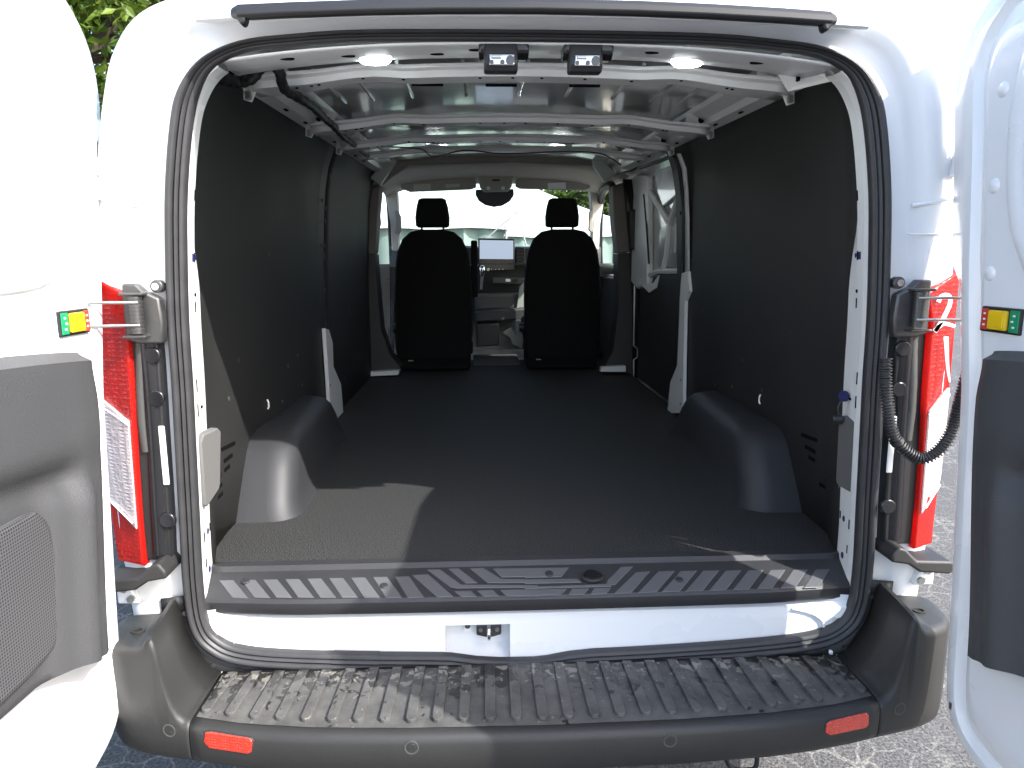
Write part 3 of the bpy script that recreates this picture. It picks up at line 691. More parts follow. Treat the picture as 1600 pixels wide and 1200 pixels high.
# marker numerals on the right lamp
def ink(pxs, wpx, name):
    pts = catmull([(x, y, 0) for x, y in pxs], 6); a = []; b = []
    for i, p in enumerate(pts):
        t = pts[min(i+1, len(pts)-1)]-pts[max(i-1, 0)]; t.normalize(); n_ = V((-t.y, t.x, 0))
        wq = wpx[0]+(wpx[1]-wpx[0])*i/(len(pts)-1)
        for lst, sg in ((a, 1), (b, -1)):
            q = p+n_*wq*sg; Q = P(q.x, q.y, Y=-.0385); Q.y = -.0385+.05*sm(.97, 1.016, Q.x); lst.append(Q)
    lamp = [o for o in van.children if o.name.startswith('tail_lamp')][-1]
    MB().loft([a, b], False).build(name, INK, lamp, 0, solid=.0016)
ink([(1466, 472), (1470, 464), (1478, 461), (1484, 464), (1484, 475), (1477, 491), (1468, 507), (1461, 518)], (3.3, 3.3), 'marker_stroke')
ink([(1460, 518), (1466, 511), (1474, 506), (1483, 507), (1492, 510)], (3.6, 2.6), 'marker_stroke')
ink([(1478, 526), (1479, 545), (1480, 565), (1482, 585), (1484, 597)], (3.8, 1.1), 'marker_stroke')

# corrugated conduit to the right door
cp = catmull([P(x, y, Y=Y) for x, y, Y in [(1384, 560, -.03), (1384, 600, -.04), (1388, 640, -.05), (1396, 680, -.06), (1414, 703, -.07), (1436, 716, -.08), (1458, 710, -.09), (1478, 690, -.10), (1492, 660, -.105), (1503, 618, -.12), (1514, 580, -.13)]], 12)
dist = 0; rad = []
fine = []
for a, b in zip(cp, cp[1:]):
    for k in range(3): fine.append(a.lerp(b, k/3))
for i, p in enumerate(fine):
    if i: dist += (p-fine[i-1]).length
    rad.append(.0125+.0022*(1 if (dist % .007) < .0035 else -1))
cnd = MB().tube(fine, rad, 12).build('corrugated_conduit', RUBBER, van, 50)
MB().tube(fine[118:126], .0155, 12).build('conduit_clip', BLACK, cnd, 40)

# ------------------------------------------------------------------ bumper
BX = [0, .1, .2, .3, .4, .5, .6, .7, .74, .765]
def yf(a):
    t = [(0, -.285), (.3, -.280), (.5, -.268), (.65, -.248), (.765, -.218), (.83, -.203), (.88, -.190), (.93, -.170), (.96, -.148), (.98, -.11), (.992, -.06), (.997, -.02)]
    for (x0, y0), (x1, y1) in zip(t, t[1:]):
        if a <= x1: return y0+(y1-y0)*(a-x0)/(x1-x0)
    return t[-1][1]
def bsec(x, top=.49):
    a = abs(x); f = yf(a)
    back = -.018
    h = top
    return [V((x, back, h)), V((x, back+(f-back)*.5, h)), V((x, f+.020, h)), V((x, f+.010, h-.002)), V((x, f+.003, h-.008)), V((x, f, h-.018)), V((x, f-.001, .45)), V((x, f+.002, .415)), V((x, f+.012, .398)), V((x, f+.05, .385)), V((x, back, .38))]
xs = sorted([-x for x in BX[1:]]+BX)
bump = MB().loft([bsec(x) for x in xs], False).build('bumper_centre', BUMPERM, van, 40, solid=.004)
for s in (-1, 1):
    st = []
    for a, h in [(.768, .49), (.776, .491), (.786, .497), (.796, .510), (.806, .533), (.815, .565), (.823, .605), (.830, .645), (.836, .670), (.842, .682), (.850, .682), (.858, .668), (.872, .652), (.90, .647), (.94, .645), (.97, .642), (.99, .634), (.997, .61)]:
        sec = bsec(a, h)
        # the inner face leans outwards towards the body
        lean = .022*sm(.49, .60, h)*(1-sm(.85, .9, a))
        for i, p in enumerate(sec):
            if i == 0: p.x += lean
            if i == 1: p.x += lean*.5
        st.append([V((s*p.x, p.y, p.z)) for p in sec])
    cap = MB().loft(st, False).build('bumper_end', BUMPERM, van, 50, solid=.004)
    # vent ring marks on the cap top
    MB().loft([[V((s*(.915+math.cos(t)*r*1.3), -.10+math.sin(t)*r, .6485+h)) for t in [k*math.pi/8 for k in range(16)]] for r, h in ((.012, 0), (.012, .003), (.008, .003), (.008, 0))]).build('cap_ring', BUMPERM, cap, 40)
# dusty step pad with raised ribs
pad_rows = []
for j in range(2):
    pad_rows.append([V((x, (-.03 if j == 0 else yf(abs(x))+.026), .4935)) for x in [-.76+i*1.52/30 for i in range(31)]])
stp = MB().loft(pad_rows, False).build('step_tread', STEPM, van, 0)
for i in range(27):
    # rib feet and heads fan slightly, as moulded
    x0 = -.745+i*1.49/26; x1 = x0*.985
    f = yf(abs(x0))+.040; w0 = .0115
    poly = [(x1-w0*1.05, -.035), (x0-w0, f+.010), (x0-w0*.6, f+.002), (x0, f), (x0+w0*.6, f+.002), (x0+w0, f+.010), (x1+w0*1.05, -.035)]
    prismZ(poly, .4925, .5025).build('tread_rib', STEPM, stp, 0, .0018, 2)
    for k in range(5):
        pass
# reflectors and parking sensors
def on_bumper(px, py):
    Y = -.25
    for _ in range(6):
        p = P(px, py, Y=Y); Y = yf(abs(p.x))-.001
    return P(px, py, Y=Y)
for pts in ([(321, 1144), (330, 1143), (391, 1153), (395, 1158), (393, 1174), (388, 1177), (328, 1168), (319, 1158)], [(1291, 1131), (1297, 1126), (1352, 1113), (1357, 1116), (1357, 1131), (1351, 1137), (1297, 1148), (1289, 1144)]):
    q = [on_bumper(x, y) for x, y in pts]
    c = sum(q, V())/len(q)
    rim = [c+(p-c)*1.07 for p in q]
    r_ = MB().prism([p+V((0, .01, 0)) for p in rim], [p+V((0, -.001, 0)) for p in rim]).build('reflector_rim', SILLP, van, 20, .0015)
    MB().prism([p+V((0, .01, 0)) for p in q], [p+V((0, -.003, 0)) for p in q]).build('reflector', REFLEX, r_, 20, .0015)
for px, py in ((265, 1141), (643, 1168), (1047, 1157), (1405, 1107)):
    p = on_bumper(px, py)
    e = .004; nn = V((yf(abs(p.x)+e)-yf(abs(p.x)-e), 0, 0)); nrm = V((nn.x/(2*e)*(1 if p.x > 0 else -1), -1, 0)).normalized()
    u = V((0, 0, 1)); v_ = nrm.cross(u)
    ringl = [[p+nrm*h+(u*math.cos(t)+v_*math.sin(t))*r for t in [k*math.pi/12 for k in range(24)]] for r, h in ((.0160, -.004), (.0155, .0022), (.0138, .0026), (.0122, .0020), (.0112, -.0020), (.0100, -.0020))]
    sr = MB().loft(ringl).build('parking_sensor', DASHG, van, 40)
    MB().cyl(p-nrm*.004, p+nrm*.0016, .0100, 20).build('sensor_face', BUMPERM, sr, 40, .001)
# loop hanging under the bumper
lp_ = catmull([V((P(1133, 1180, Y=-.2).x, -.20, .42)), P(1136, 1188, Y=-.2), P(1148, 1201, Y=-.2), P(1166, 1203, Y=-.2), P(1182, 1195, Y=-.2), V((P(1179, 1180, Y=-.2).x, -.20, .42))], 6)
MB().tube(lp_, .0055, 8).build('tow_loop', BLACK, van, 60)

# ------------------------------------------------------------------ rear doors
DOOR = [(-.95, .45), (-.90, .42), (-.60, .415), (-.36, .418), (-.285, .427), (-.22, .448), (-.178, .49), (-.158, .56), (-.147, .7), (-.122, 1.0), (-.105, 1.2), (-.072, 1.4), (-.046, 1.62), (-.030, 1.75), (-.020, 1.84), (-.038, 1.925), (-.088, 1.985), (-.16, 2.018), (-.35, 2.04), (-.88, 2.055), (-.93, 2.04), (-.95, 2.0)]
def door(s, hx, ang, te, oy_=0):
    o = empty('tmp'); bpy.data.objects.remove(o)
    pts = catmull([(0, y, z) for y, z in DOOR], 3, True)
    cy, cz = -.45, 1.2
    def inset(d):
        out = []
        N = len(pts)
        for i, p in enumerate(pts):
            t = pts[(i+1) % N]-pts[i-1]; nn = V((0, -t.z, t.y)).normalized()
            if nn.dot(V((0, cy, cz))-p) < 0: nn = -nn
            out.append(p+nn*d)
        return out
    H = V((hx, 0, 0))
    rot = Matrix.Rotation(ang, 3, 'Z')
    def T(x, y, z):   # door frame: x outward from the inner face
        return V((s*hx, -.10+oy_, 0)) + rot @ V((s*x, y+.10, z))
    def belly(z): return -.0*z
    shade_edge = lambda p, x: p.y+(.085*sm(1.38, 1.47, p.z)*sm(-.22, -.14, p.y)*sm(.012, .045, x))   # outer skin wraps round the body corner, extended out of view to block sun
    lo = [[T(x, shade_edge(p, x), p.z) for p in inset(d)] for d, x in [(.0, .075), (-.004, .06), (-.004, .03), (.004, .012), (.016, .006), (.036, .006), (.046, .014), (.058, .018), (.066, .012)]]
    last = inset(.066)
    lo += [[T(x, cy+(p.y-cy)*k, cz+(p.z-cz)*k) for p in last] for k, x in ((.97, .004), (.95, .001), (.92, .000))]
    mb = MB().loft(lo)
    mb.add(lo[-1], [list(range(len(lo[-1])))])
    mb.add([T(.082, shade_edge(p, .082), p.z) for p in inset(.02)]+lo[0], [list(range(len(pts)))]+[(i, (i+1) % len(pts), len(pts)+(i+1) % len(pts), len(pts)+i) for i in range(len(pts))])
    d = mb.build('rear_door', WHITE, van, 35)
    # pressed window-shaped recess in the upper half
    wo = catmull([(0, y, z) for y, z in [(-.25, 1.50), (-.21, 1.60), (-.195, 1.75), (-.22, 1.87), (-.30, 1.94), (-.45, 1.96), (-.78, 1.955), (-.84, 1.90), (-.845, 1.60), (-.80, 1.47), (-.60, 1.44), (-.32, 1.445)]], 4, True)
    cc = V((0, -.5, 1.7))
    def sc(k, x): return [T(x, *( (cc+(p-cc)*k).yz )) for p in wo]
    mw = MB().loft([sc(1.06, .001), sc(1.04, -.006), sc(1.0, -.008), sc(.96, -.006), sc(.92, -.0035)])
    mw.add(sc(.92, -.0035), [list(range(len(wo)))])
    mw.build('pressed_panel', WHITE, d, 50)
    for y, z in ((-.170, 1.45), (-.150, 1.80), (-.155, 1.62)):
        c0 = T(.001, y, z); c1_ = T(-.004, y, z)
        MB().cyl(c0, c1_, .016, 18, .011).build('door_plug', WHITE, d, 50)
    MB().box(T(.010, -.190, .515), (.01, .008, .016)).build('edge_clip', DASHG, d, 0, .001)
    # moulded trim panel
    grid = []
    NZ, NY = 40, 46
    for j in range(NZ+1):
        v = j/NZ; row = []
        for i in range(NY+1):
            u = i/NY
            z0 = .662+.05*sm(0, .5, u)+.03*u+.05*(1-sm(0, .035, u))**2
            z1 = 1.298+.05*u-.02*(1-sm(0, .03, u))**2
            z = z0+(z1-z0)*v
            ye = te-.062*(1-sm(.6, 1.25, z))-.008*sm(1.2, 1.28, z)
            y = ye+(-.86-ye)*(u**1.35)
            dd = ye-y; ez = min(z-z0, z1-z); e = sm(0, .016, min(dd, ez*1.0, (y+.86)))
            low = 1-sm(1.02, 1.13, z)
            b = .030+.012*sm(.012, .05, dd)
            ridge = .024*math.exp(-((dd-.115)/.035)**2)*(1-.9*sm(1.02, 1.10, z))
            dip = -.020*sm(.17, .24, dd)*low
            hand = -.022*math.exp(-((z-1.095-.12*(dd-.25))/.028)**2)*sm(.10, .16, dd)
            upper = .012*sm(1.06, 1.16, z)*sm(.02, .07, dd)
            x = -(b+ridge+dip+hand+upper)*e
            row.append(T(x, y, z))
        grid.append(row)
    tr = MB().loft(grid, False).build('trim_panel', TRIM, d, 60)
    if s < 0:
        go = [(-.435, 1.04), (-.415, 1.0), (-.410, .90), (-.43, .82), (-.47, .785), (-.68, .78), (-.70, .82), (-.70, 1.02), (-.68, 1.05), (-.48, 1.055)]
        gg = catmull([(0, y, z) for y, z in go], 4, True); gc = V((0, -.56, .92))
        g0 = [T(-.022, p.y, p.z) for p in gg]; g1 = [T(-.034, *((gc+(p-gc)*.985).yz)) for p in gg]; g2 = [T(-.036, *((gc+(p-gc)*.93).yz)) for p in gg]
        MB().loft([g0, g1, g2]).add(g2, [list(range(len(g2)))]).build('speaker_grille', GRILLE, d, 40)
    # release button plate: red, yellow, green
    zc = 1.362
    def plate(y0, y1, z0, z1, x0, x1, nm, m_, bv):
        a = [T(x0, y, z) for y, z in ((y0, z0), (y1, z0), (y1, z1), (y0, z1))]; b = [T(x1, y, z) for y, z in ((y0, z0), (y1, z0), (y1, z1), (y0, z1))]
        return MB().prism(a, b).build(nm, m_, d, 0, bv, 2)
    oy = -.165
    plate(oy-.104, oy, zc-.026, zc+.024, .004, -.006, 'button_plate', BLACK, .003)
    plate(oy-.101, oy-.078, zc-.022, zc+.020, -.002, -.0075, 'green_label', GREENL, .001)
    plate(oy-.022, oy-.003, zc-.022, zc+.020, -.002, -.0075, 'red_label', REDL, .001)
    plate(oy-.074, oy-.026, zc-.020, zc+.018, -.002, -.012, 'release_button', YELLOW, .003)
    plate(oy-.068, oy-.032, zc-.014, zc+.012, -.010, -.0135, 'button_dimple', YELLOW, .001)
    for k, (yy, hh) in enumerate([(-.013, .010), (-.013, .010), (-.013, .010), (-.09, .012), (-.086, .012), (-.09, .010)]):
        zz = zc-.012+(k % 3)*.011
        plate(oy+yy-.003, oy+yy+.003, zz-.0018, zz+.0018, -.007, -.0081, 'label_mark', INK, 0)
    return d
dl = door(-1, .935, R(0), -.197, .032); tag(dl, 'left rear door, sunlit, with speaker grille in its trim', None)
dr = door(1, .885, R(1), -.192, -.078); tag(dr, 'right rear door, its inner side in shade', None)

# ------------------------------------------------------------------ sliding door (right side, closed)
SX = .905
sd = prismX([(1.98, .70), (2.93, .70), (2.93, 1.94), (2.85, 2.0), (2.05, 2.0), (1.98, 1.9)], SX+.02, SX+.05).build('sliding_door', DOORG, van, 20)
MB().add([], [])
prismX([(2.02, .715), (2.90, .715), (2.90, 1.30), (2.64, 1.30), (2.54, 1.385), (2.02, 1.41)], SX-.01, SX+.02).build('lower_panel', PANEL, sd, 20, .006)
# frame of the pressed inner structure
def px_bar(pts, X, th, nm='pressed_brace', m=RAILW, r=.018):
    MB().tube([P(x, y, X=X) for x, y in pts], r, 6).build(nm, m, sd, 40)
prismX(pixX([(985, 282), (1000, 272), (1016, 275), (1016, 445), (1000, 452), (990, 440)], SX), SX-.02, SX+.022).build('door_frame', RAILW, sd, 20, .012, 3)
prismX(pixX([(1025, 268), (1060, 255), (1064, 300), (1038, 322), (1030, 300)], SX+.01), SX+.0, SX+.022).build('inner_skin', WHITE, sd, 20, .004)  # patch of lit metal, the light on it put into the white colour
px_bar([(1016, 300), (1032, 325), (1047, 350)], SX, 0); px_bar([(1066, 292), (1056, 322), (1047, 350)], SX, 0); px_bar([(1047, 348), (1045, 375), (1042, 400), (1036, 425)], SX, 0); px_bar([(1066, 322), (1058, 352), (1055, 395)], SX, 0, r=.008)
px_bar([(1000, 436), (1030, 424), (1066, 424)], SX, 0, r=.016)
prismX(pixX([(1032, 360), (1066, 330), (1066, 420), (1030, 415)], SX+.01), SX+.004, SX+.022).build('inner_skin', DOORG, sd, 20, .004)
MB().tube([P(x, y, X=SX-.022) for x, y in [(1006, 304), (1010, 350), (1014, 412)]], .006, 6).build('door_slit', BLACK, sd)
prismX(pixX([(1003, 445), (1022, 442), (1030, 430), (1026, 450), (1015, 457)], SX-.015), SX-.02, SX-.012).build('door_sticker', INK, sd, 0)
# rear pillar strip beside the sliding door
def onwall(x, y, off):
    X = .86
    for _ in range(8):
        p = P(x, y, X=X); X = wall_x(p.y, p.z)-off
    return P(x, y, X=X)
MB().loft([[onwall(a, y, .008), onwall(b, y, .008)] for a, b, y in [(1058, 1063, 240), (1066, 1072, 264), (1070, 1075, 300), (1071.5, 1076.5, 340), (1071, 1077, 430)]], False).build('pillar_edge', JAMB, van, 20, solid=.006)

MB().tube(catmull([onwall(x, y, .012) for x, y in [(1000, 262), (1030, 252), (1052, 245), (1061, 262), (1067, 310), (1069, 345), (1066, 420), (1064, 470)]], 6), .010, 8).build('sliding_door_seal', RUBBER, van, 60)

# ------------------------------------------------------------------ B pillars and cabin
def py_part(px, Y0, Y1, nm, m, parent=None, bevel=.006, seg=2, smooth=30):
    return prismY(pixY(px, Y0), Y0, Y1).build(nm, m, parent or van, smooth, bevel, seg)
bl = py_part([(573, 284), (594, 288), (590, 330), (586, 396), (570, 397)], 3.16, 3.32, 'door_pillar', HEADD)
py_part([(570, 396), (586, 396), (590, 450), (596, 515), (610, 555), (626, 574), (624, 584), (576, 584)], 3.16, 3.34, 'pillar_lower_trim', DASH, bl)
py_part([(578, 581), (624, 579), (622, 586), (578, 588)], 3.10, 3.16, 'pillar_base', JAMB, bl, .002)
brp = py_part([(957, 290), (977, 284), (983, 330), (986, 394), (966, 395), (960, 350)], 3.16, 3.32, 'door_pillar', HEADD)
py_part([(966, 395), (988, 395), (990, 585), (940, 581), (958, 548), (966, 480)], 3.16, 3.34, 'pillar_lower_trim', DASH, brp)
py_part([(940, 574), (978, 572), (978, 581), (938, 581)], 3.10, 3.16, 'pillar_base', JAMB, brp, .002)
MB().loft([[P(x, y, Y=3.12), P(x+14, y, Y=3.12)] for x, y in [(973, 280), (978, 330), (984, 400), (988, 470), (988, 590)]], False).build('pillar_seal', BLACK, brp, 50, solid=.012)
py_part([(990, 326), (1000, 332), (1003, 345), (1003, 378), (998, 388), (986, 390), (984, 330)], 3.04, 3.12, 'seat_belt_guide', BLACK, brp, .008, 3)
MB().tube([P(x, y, Y=3.08) for x, y in [(992, 420), (990, 540), (996, 545), (996, 558), (990, 562), (990, 605)]], .006, 6).build('door_track', METAL, brp)
# black cavities above the pillars and pale ducts of the cab shelf
for s, cav, duct in ((-1, [(548, 236), (612, 240), (600, 262), (580, 290), (562, 272), (552, 262)], [(612, 236), (621, 240), (620, 250), (593, 290), (577, 278), (590, 262)]),
                     (1, [(1002, 232), (938, 234), (950, 262), (968, 272), (994, 264), (1004, 254)], [(920, 232), (930, 230), (962, 270), (958, 276), (945, 284), (930, 262)])):
    py_part(cav, 3.02, 3.20, 'cab_shelf_cavity', BLACK, van, .01, 3)
    py_part(duct, 2.96, 3.02, 'cab_shelf_end', PALEP, van, .010, 3)
# headliner: dark rear lip, beige field, front rail
hl = py_part([(600, 236), (945, 234), (955, 262), (935, 258), (800, 252), (640, 256), (610, 276), (596, 288)], 3.05, 3.12, 'headliner_lip', HEADD, van, .006)
rows = []
for Y, dz in ((3.12, 0), (3.4, .0), (3.8, -.02), (4.02, -.05)):
    rows.append([V((x, Y, 2.115+dz-.10*(abs(x)/.85)**4)) for x in [i*.05-.85 for i in range(35)]])
MB().loft(rows, False).build('headliner', HEADL, van, 40, solid=.01)
py_part([(604, 262), (640, 254), (800, 250), (930, 254), (956, 272), (950, 300), (938, 300), (925, 282), (800, 276), (630, 280), (618, 300), (602, 304)], 3.95, 4.05, 'windscreen_header', HEADL, van, .01, 3)
vL = py_part([(627, 283), (640, 279), (738, 277), (744, 283), (744, 293), (735, 296), (640, 300), (626, 294)], 3.86, 3.885, 'sun_visor', VISOR, van, .008, 3)
py_part([(646, 288), (673, 287), (673, 297), (646, 298)], 3.855, 3.86, 'visor_label', HEADL, vL, 0)
py_part([(696, 288), (718, 287), (718, 292), (696, 293)], 3.855, 3.86, 'visor_label', HEADL, vL, 0)
vR = py_part([(806, 282), (812, 276), (910, 276), (920, 282), (922, 294), (914, 297), (812, 295), (805, 291)], 3.86, 3.885, 'sun_visor', VISOR, van, .008, 3)
py_part([(856, 286), (884, 285), (884, 295), (856, 295)], 3.855, 3.86, 'visor_label', INK, vR, 0)
oc = py_part([(746, 271), (803, 270), (800, 290), (795, 297), (757, 298), (750, 291)], 3.80, 3.95, 'overhead_console', VISOR, van, .012, 3)
py_part([(769, 280), (781, 280), (781, 283), (769, 283)], 3.795, 3.81, 'console_grille', BLACK, oc, 0)
for x in (763, 786): disc('map_lamp', LED if False else INK, oc, P(x, 294, Y=3.80), (0, 1, 0), .014, .006, 14)
mm = [(743, 296), (803, 295), (803, 305), (797, 314), (785, 321), (772, 323), (758, 320), (748, 313), (743, 304)]
py_part(mm, 4.06, 4.12, 'rear_view_mirror', BLACK, van, .012, 3)
# A pillars with grab handles, windscreen
al = py_part([(602, 300), (620, 292), (622, 330), (624, 360), (622, 392), (612, 392), (610, 350)], 4.02, 4.14, 'windscreen_pillar', HEADL, van, .01, 3)
py_part([(616, 330), (621, 328), (626, 338), (627, 360), (623, 367), (617, 365), (619, 345)], 3.96, 4.0, 'grab_handle', VISOR, al, .006, 3)
ar = py_part([(922, 290), (946, 296), (938, 350), (936, 390), (924, 390), (926, 350)], 4.02, 4.14, 'windscreen_pillar', HEADL, van, .01, 3)
py_part([(921, 330), (927, 326), (926, 364), (920, 360)], 3.96, 4.0, 'grab_handle', VISOR, ar, .006, 3)
MB().add([(-.80, 4.10, 2.06), (.80, 4.10, 2.06), (.90, 4.85, 1.42), (-.90, 4.85, 1.42)], [(0, 1, 2, 3)]).build('windscreen', GLASS, van, 0)
# front passenger door: window frame, glass, trim
fd = prismX([(3.36, .62), (4.5, .62), (4.55, 1.36), (3.36, 1.36)], .93, .99).build('front_door', WHITE, van, 0, .01)
prismX([(3.36, .66), (4.45, .66), (4.50, 1.34), (3.36, 1.34)], .895, .928).build('door_trim', DASH, fd, 0, .01)
MB().tube(catmull([V((.92, 3.40, 1.35)), V((.88, 3.40, 1.7)), V((.82, 3.44, 1.96)), V((.80, 3.6, 2.0)), V((.82, 4.0, 1.95)), V((.88, 4.4, 1.6)), V((.92, 4.55, 1.36))], 6), .028, 8).build('window_frame', BLACK, fd, 60)
MB().add([(.93, 3.42, 1.35), (.93, 4.5, 1.36), (.85, 3.95, 1.95), (.83, 3.46, 1.97)], [(0, 1, 2, 3)]).build('window_glass', GLASS, fd, 0)
mir = MB().box((1.10, 4.42, 1.52), (.20, .10, .26)).build('side_mirror', BLACK, van, 0, .03, 3)
# driver's door swung open: painted edge with latch and wiring seen past the pillar
dd = MB()
dp = [(4.30, .62), (4.30, 1.36), (3.2, 1.38), (3.2, .62)]
ox = lambda y: -.99-(4.32-y)*.55
fdl = MB().prism([V((ox(y), y, z)) for y, z in dp], [V((ox(y)-.07, y+.02, z)) for y, z in dp]).build('front_door', WHITE, van, 0, .01)
MB().prism([V((ox(y)+.012, y, z)) for y, z in [(4.0, .75), (4.0, 1.30), (3.3, 1.30), (3.3, .75)]], [V((ox(y)-.01, y, z)) for y, z in [(4.0, .75), (4.0, 1.30), (3.3, 1.30), (3.3, .75)]]).build('door_trim', DASH, fdl, 0, .02, 3)
MB().tube(catmull([V((ox(3.22), 3.22, 1.37)), V((ox(3.3)+.06, 3.3, 1.8)), V((ox(3.6)+.1, 3.6, 1.93)), V((ox(4.0)+.08, 4.0, 1.85)), V((ox(4.28), 4.28, 1.38))], 6), .028, 8).build('window_frame', BLACK, fdl, 60)
MB().tube(catmull([P(x, y, X=-.86) for x, y in [(591, 300), (600, 296), (606, 310), (609, 350), (612, 420), (613, 500), (612, 560)]], 6), .018, 8).build('front_door_seal', BLACK, van, 60)
prismX(pixX([(588, 330), (594, 332), (596, 350), (590, 372), (587, 350)], -.90), -.93, -.90).build('door_latch', BLACK, van, 20, .005)

# dashboard and centre stack
dsh = MB(); secs = []
for i in range(25):
    x = -.86+i*1.72/24
    hump = .03*math.exp(-((x+.45)/.18)**2)
    secs.append([V((x, y, z)) for y, z in [(4.85, 1.40), (4.5, 1.55+hump*.6), (4.24, 1.585+hump), (4.20, 1.57+hump), (4.19, 1.50), (4.20, 1.35), (4.26, 1.20), (4.36, 1.00), (4.42, .72)]])
dash = dsh.loft(secs, False).build('dashboard', DASH, van, 35, solid=.006)
py_part([(747, 372), (804, 373), (805, 422), (748, 424)], 4.12, 4.15, 'screen_bezel', GLOSSB, dash, .006)
py_part([(749.5, 375), (802, 376), (802, 405), (749.5, 404.5)], 4.112, 4.12, 'screen', SCREEN, dash, 0)
for k, x in enumerate((762, 768, 774, 780, 786)): disc('control_key', INK, dash, P(x, 421, Y=4.118), (0, 1, 0), .004, .001, 8)
disc('volume_knob', METAL, dash, P(763, 421, Y=4.11), (0, 1, 0), .013, .012, 18)
vb = py_part([(806, 386), (820, 387), (819, 417), (806, 416)], 4.13, 4.17, 'air_vent', BLACK, dash, .004)
for k in range(5): py_part([(808, 390+k*5), (818, 391+k*5), (818, 392.5+k*5), (808, 391.5+k*5)], 4.12, 4.135, 'vent_slat', DASHG, dash, 0)
py_part([(770, 433), (822, 434), (822, 444), (770, 443)], 4.14, 4.19, 'lower_dash', DASHG, dash, .006)
disc('power_socket', BLACK, dash, P(806, 438, Y=4.135), (0, 1, 0), .016, .006, 16)
py_part([(790, 436), (797, 436), (797, 440), (790, 440)], 4.135, 4.14, 'charging_port', INK, dash, 0)
py_part([(742, 460), (824, 459), (826, 482), (742, 486)], 4.0, 4.3, 'centre_console', DASHG, dash, .02, 3)
py_part([(742, 486), (826, 480), (826, 500), (742, 505)], 3.95, 4.3, 'console_tray', DASH, dash, .02, 3)
py_part([(744, 508), (780, 506), (780, 540), (744, 542)], 3.85, 4.1, 'console_box', DASH, dash, .01)
py_part([(812, 448), (818, 442), (818, 480), (807, 482)], 3.98, 4.0, 'console_edge', PALEP, dash, .003)
py_part([(784, 520), (800, 512), (806, 520), (806, 500), (814, 500), (818, 532), (815, 545), (800, 538), (797, 528)], 3.9, 3.95, 'floor_duct', PALEP, dash, .008, 3)
gl = MB().tube([P(752, 452, Y=4.05), P(753, 436, Y=4.04), P(754, 428, Y=4.03)], .012, 10).build('gear_lever', METAL, dash, 50)
MB().loft([[P(753.5, 428, Y=4.03)+V((math.cos(a)*r, math.sin(a)*r*.8, h)) for a in [k*math.pi/8 for k in range(16)]] for r, h in ((.012, -.02), (.020, 0), (.024, .035), (.020, .06), (.008, .068))], True, True).build('gear_knob', CHROME, dash, 60)

# seats
def seat(cx, arm):
    yb = 3.36
    outl = [(-.255, .80), (-.268, 1.0), (-.270, 1.25), (-.262, 1.42), (-.243, 1.54), (-.205, 1.625), (-.15, 1.672), (-.08, 1.688), (.08, 1.688), (.15, 1.672), (.205, 1.625), (.243, 1.54), (.262, 1.42), (.270, 1.25), (.268, 1.0), (.255, .80)]
    lo = []
    for k, y in ((.93, 0), (.985, .012), (1.0, .035), (1.0, .10), (.95, .13)):
        lo.append([V((cx+x*k, yb+y+.10*(z-.8)*.25-.05, 1.25+(z-1.25)*(.97+.03*k))) for x, z in outl])
    st = MB().loft(lo, True, True).build('front_seat', FABRIC, van, 50)
    hr = [(-.116, .0), (-.118, .06), (-.108, .13), (-.094, .178), (-.07, .188), (.07, .188), (.094, .178), (.108, .13), (.118, .06), (.116, .0), (.10, -.012), (-.10, -.012)]
    lo = [[V((cx+x*k, yb+.03+y, 1.716+.088+(z-.088)*k)) for x, z in hr] for k, y in ((.90, 0), (.98, .012), (1, .03), (1, .075), (.92, .10))]
    MB().loft(lo, True, True).build('headrest', FABRIC, st, 50)
    for s in (-1, 1): MB().cyl((cx+s*.075, yb+.06, 1.66), (cx+s*.075, yb+.06, 1.74), .008, 10).build('headrest_post', BLACK, st, 50)
    MB().box((cx, yb+.28, .98), (.54, .52, .16)).build('seat_cushion', FABRIC, st, 0, .05, 4)
    MB().box((cx, yb+.22, .81), (.50, .46, .20)).build('seat_pedestal', FABRIC, st, 0, .015, 2)
    MB().box((cx, yb+.01, .87), (.54, .05, .10)).build('seat_frame', FABRIC, st, 0, .015, 2)
    for dx, z in ((-.17, .78), (.05, .83), (.14, .86)): MB().box((cx+dx, yb-.018, z), (.035, .006, .006)).build('frame_clip', METAL, st, 0, .001)
    MB().cyl((cx-.27, yb+.10, 1.0), (cx-.30, yb+.10, 1.0), .035, 16).build('recline_knob', BLACK, st, 40)
    if arm:
        MB().loft([[V((cx+.285+dx, yb+.02+dy, z)) for dx, dy in ((-.02, 0), (.025, 0), (.025, .10), (-.02, .10))] for z in (1.22, 1.25, 1.55, 1.60, 1.615)], True, True).build('armrest', FABRIC, st, 0, .012, 3)
seat(-.455, True); seat(.452, False)

# wheels
for s in (-1, 1):
    for Y in (1.02, 4.35):
        ty = MB().loft([[V((s*x, Y+math.cos(a)*r, .345+math.sin(a)*r)) for a in [k*math.pi/18 for k in range(36)]] for x, r in ((.74, .22), (.74, .31), (.76, .343), (.93, .343), (.955, .31), (.955, .22))]).build('wheel', TYRE, van, 40)
        MB().loft([[V((s*x, Y+math.cos(a)*r, .345+math.sin(a)*r)) for a in [k*math.pi/18 for k in range(36)]] for x, r in ((.945, .222), (.90, .19), (.92, .10), (.94, .04))], True, True).build('wheel_rim', STEEL, ty, 40)

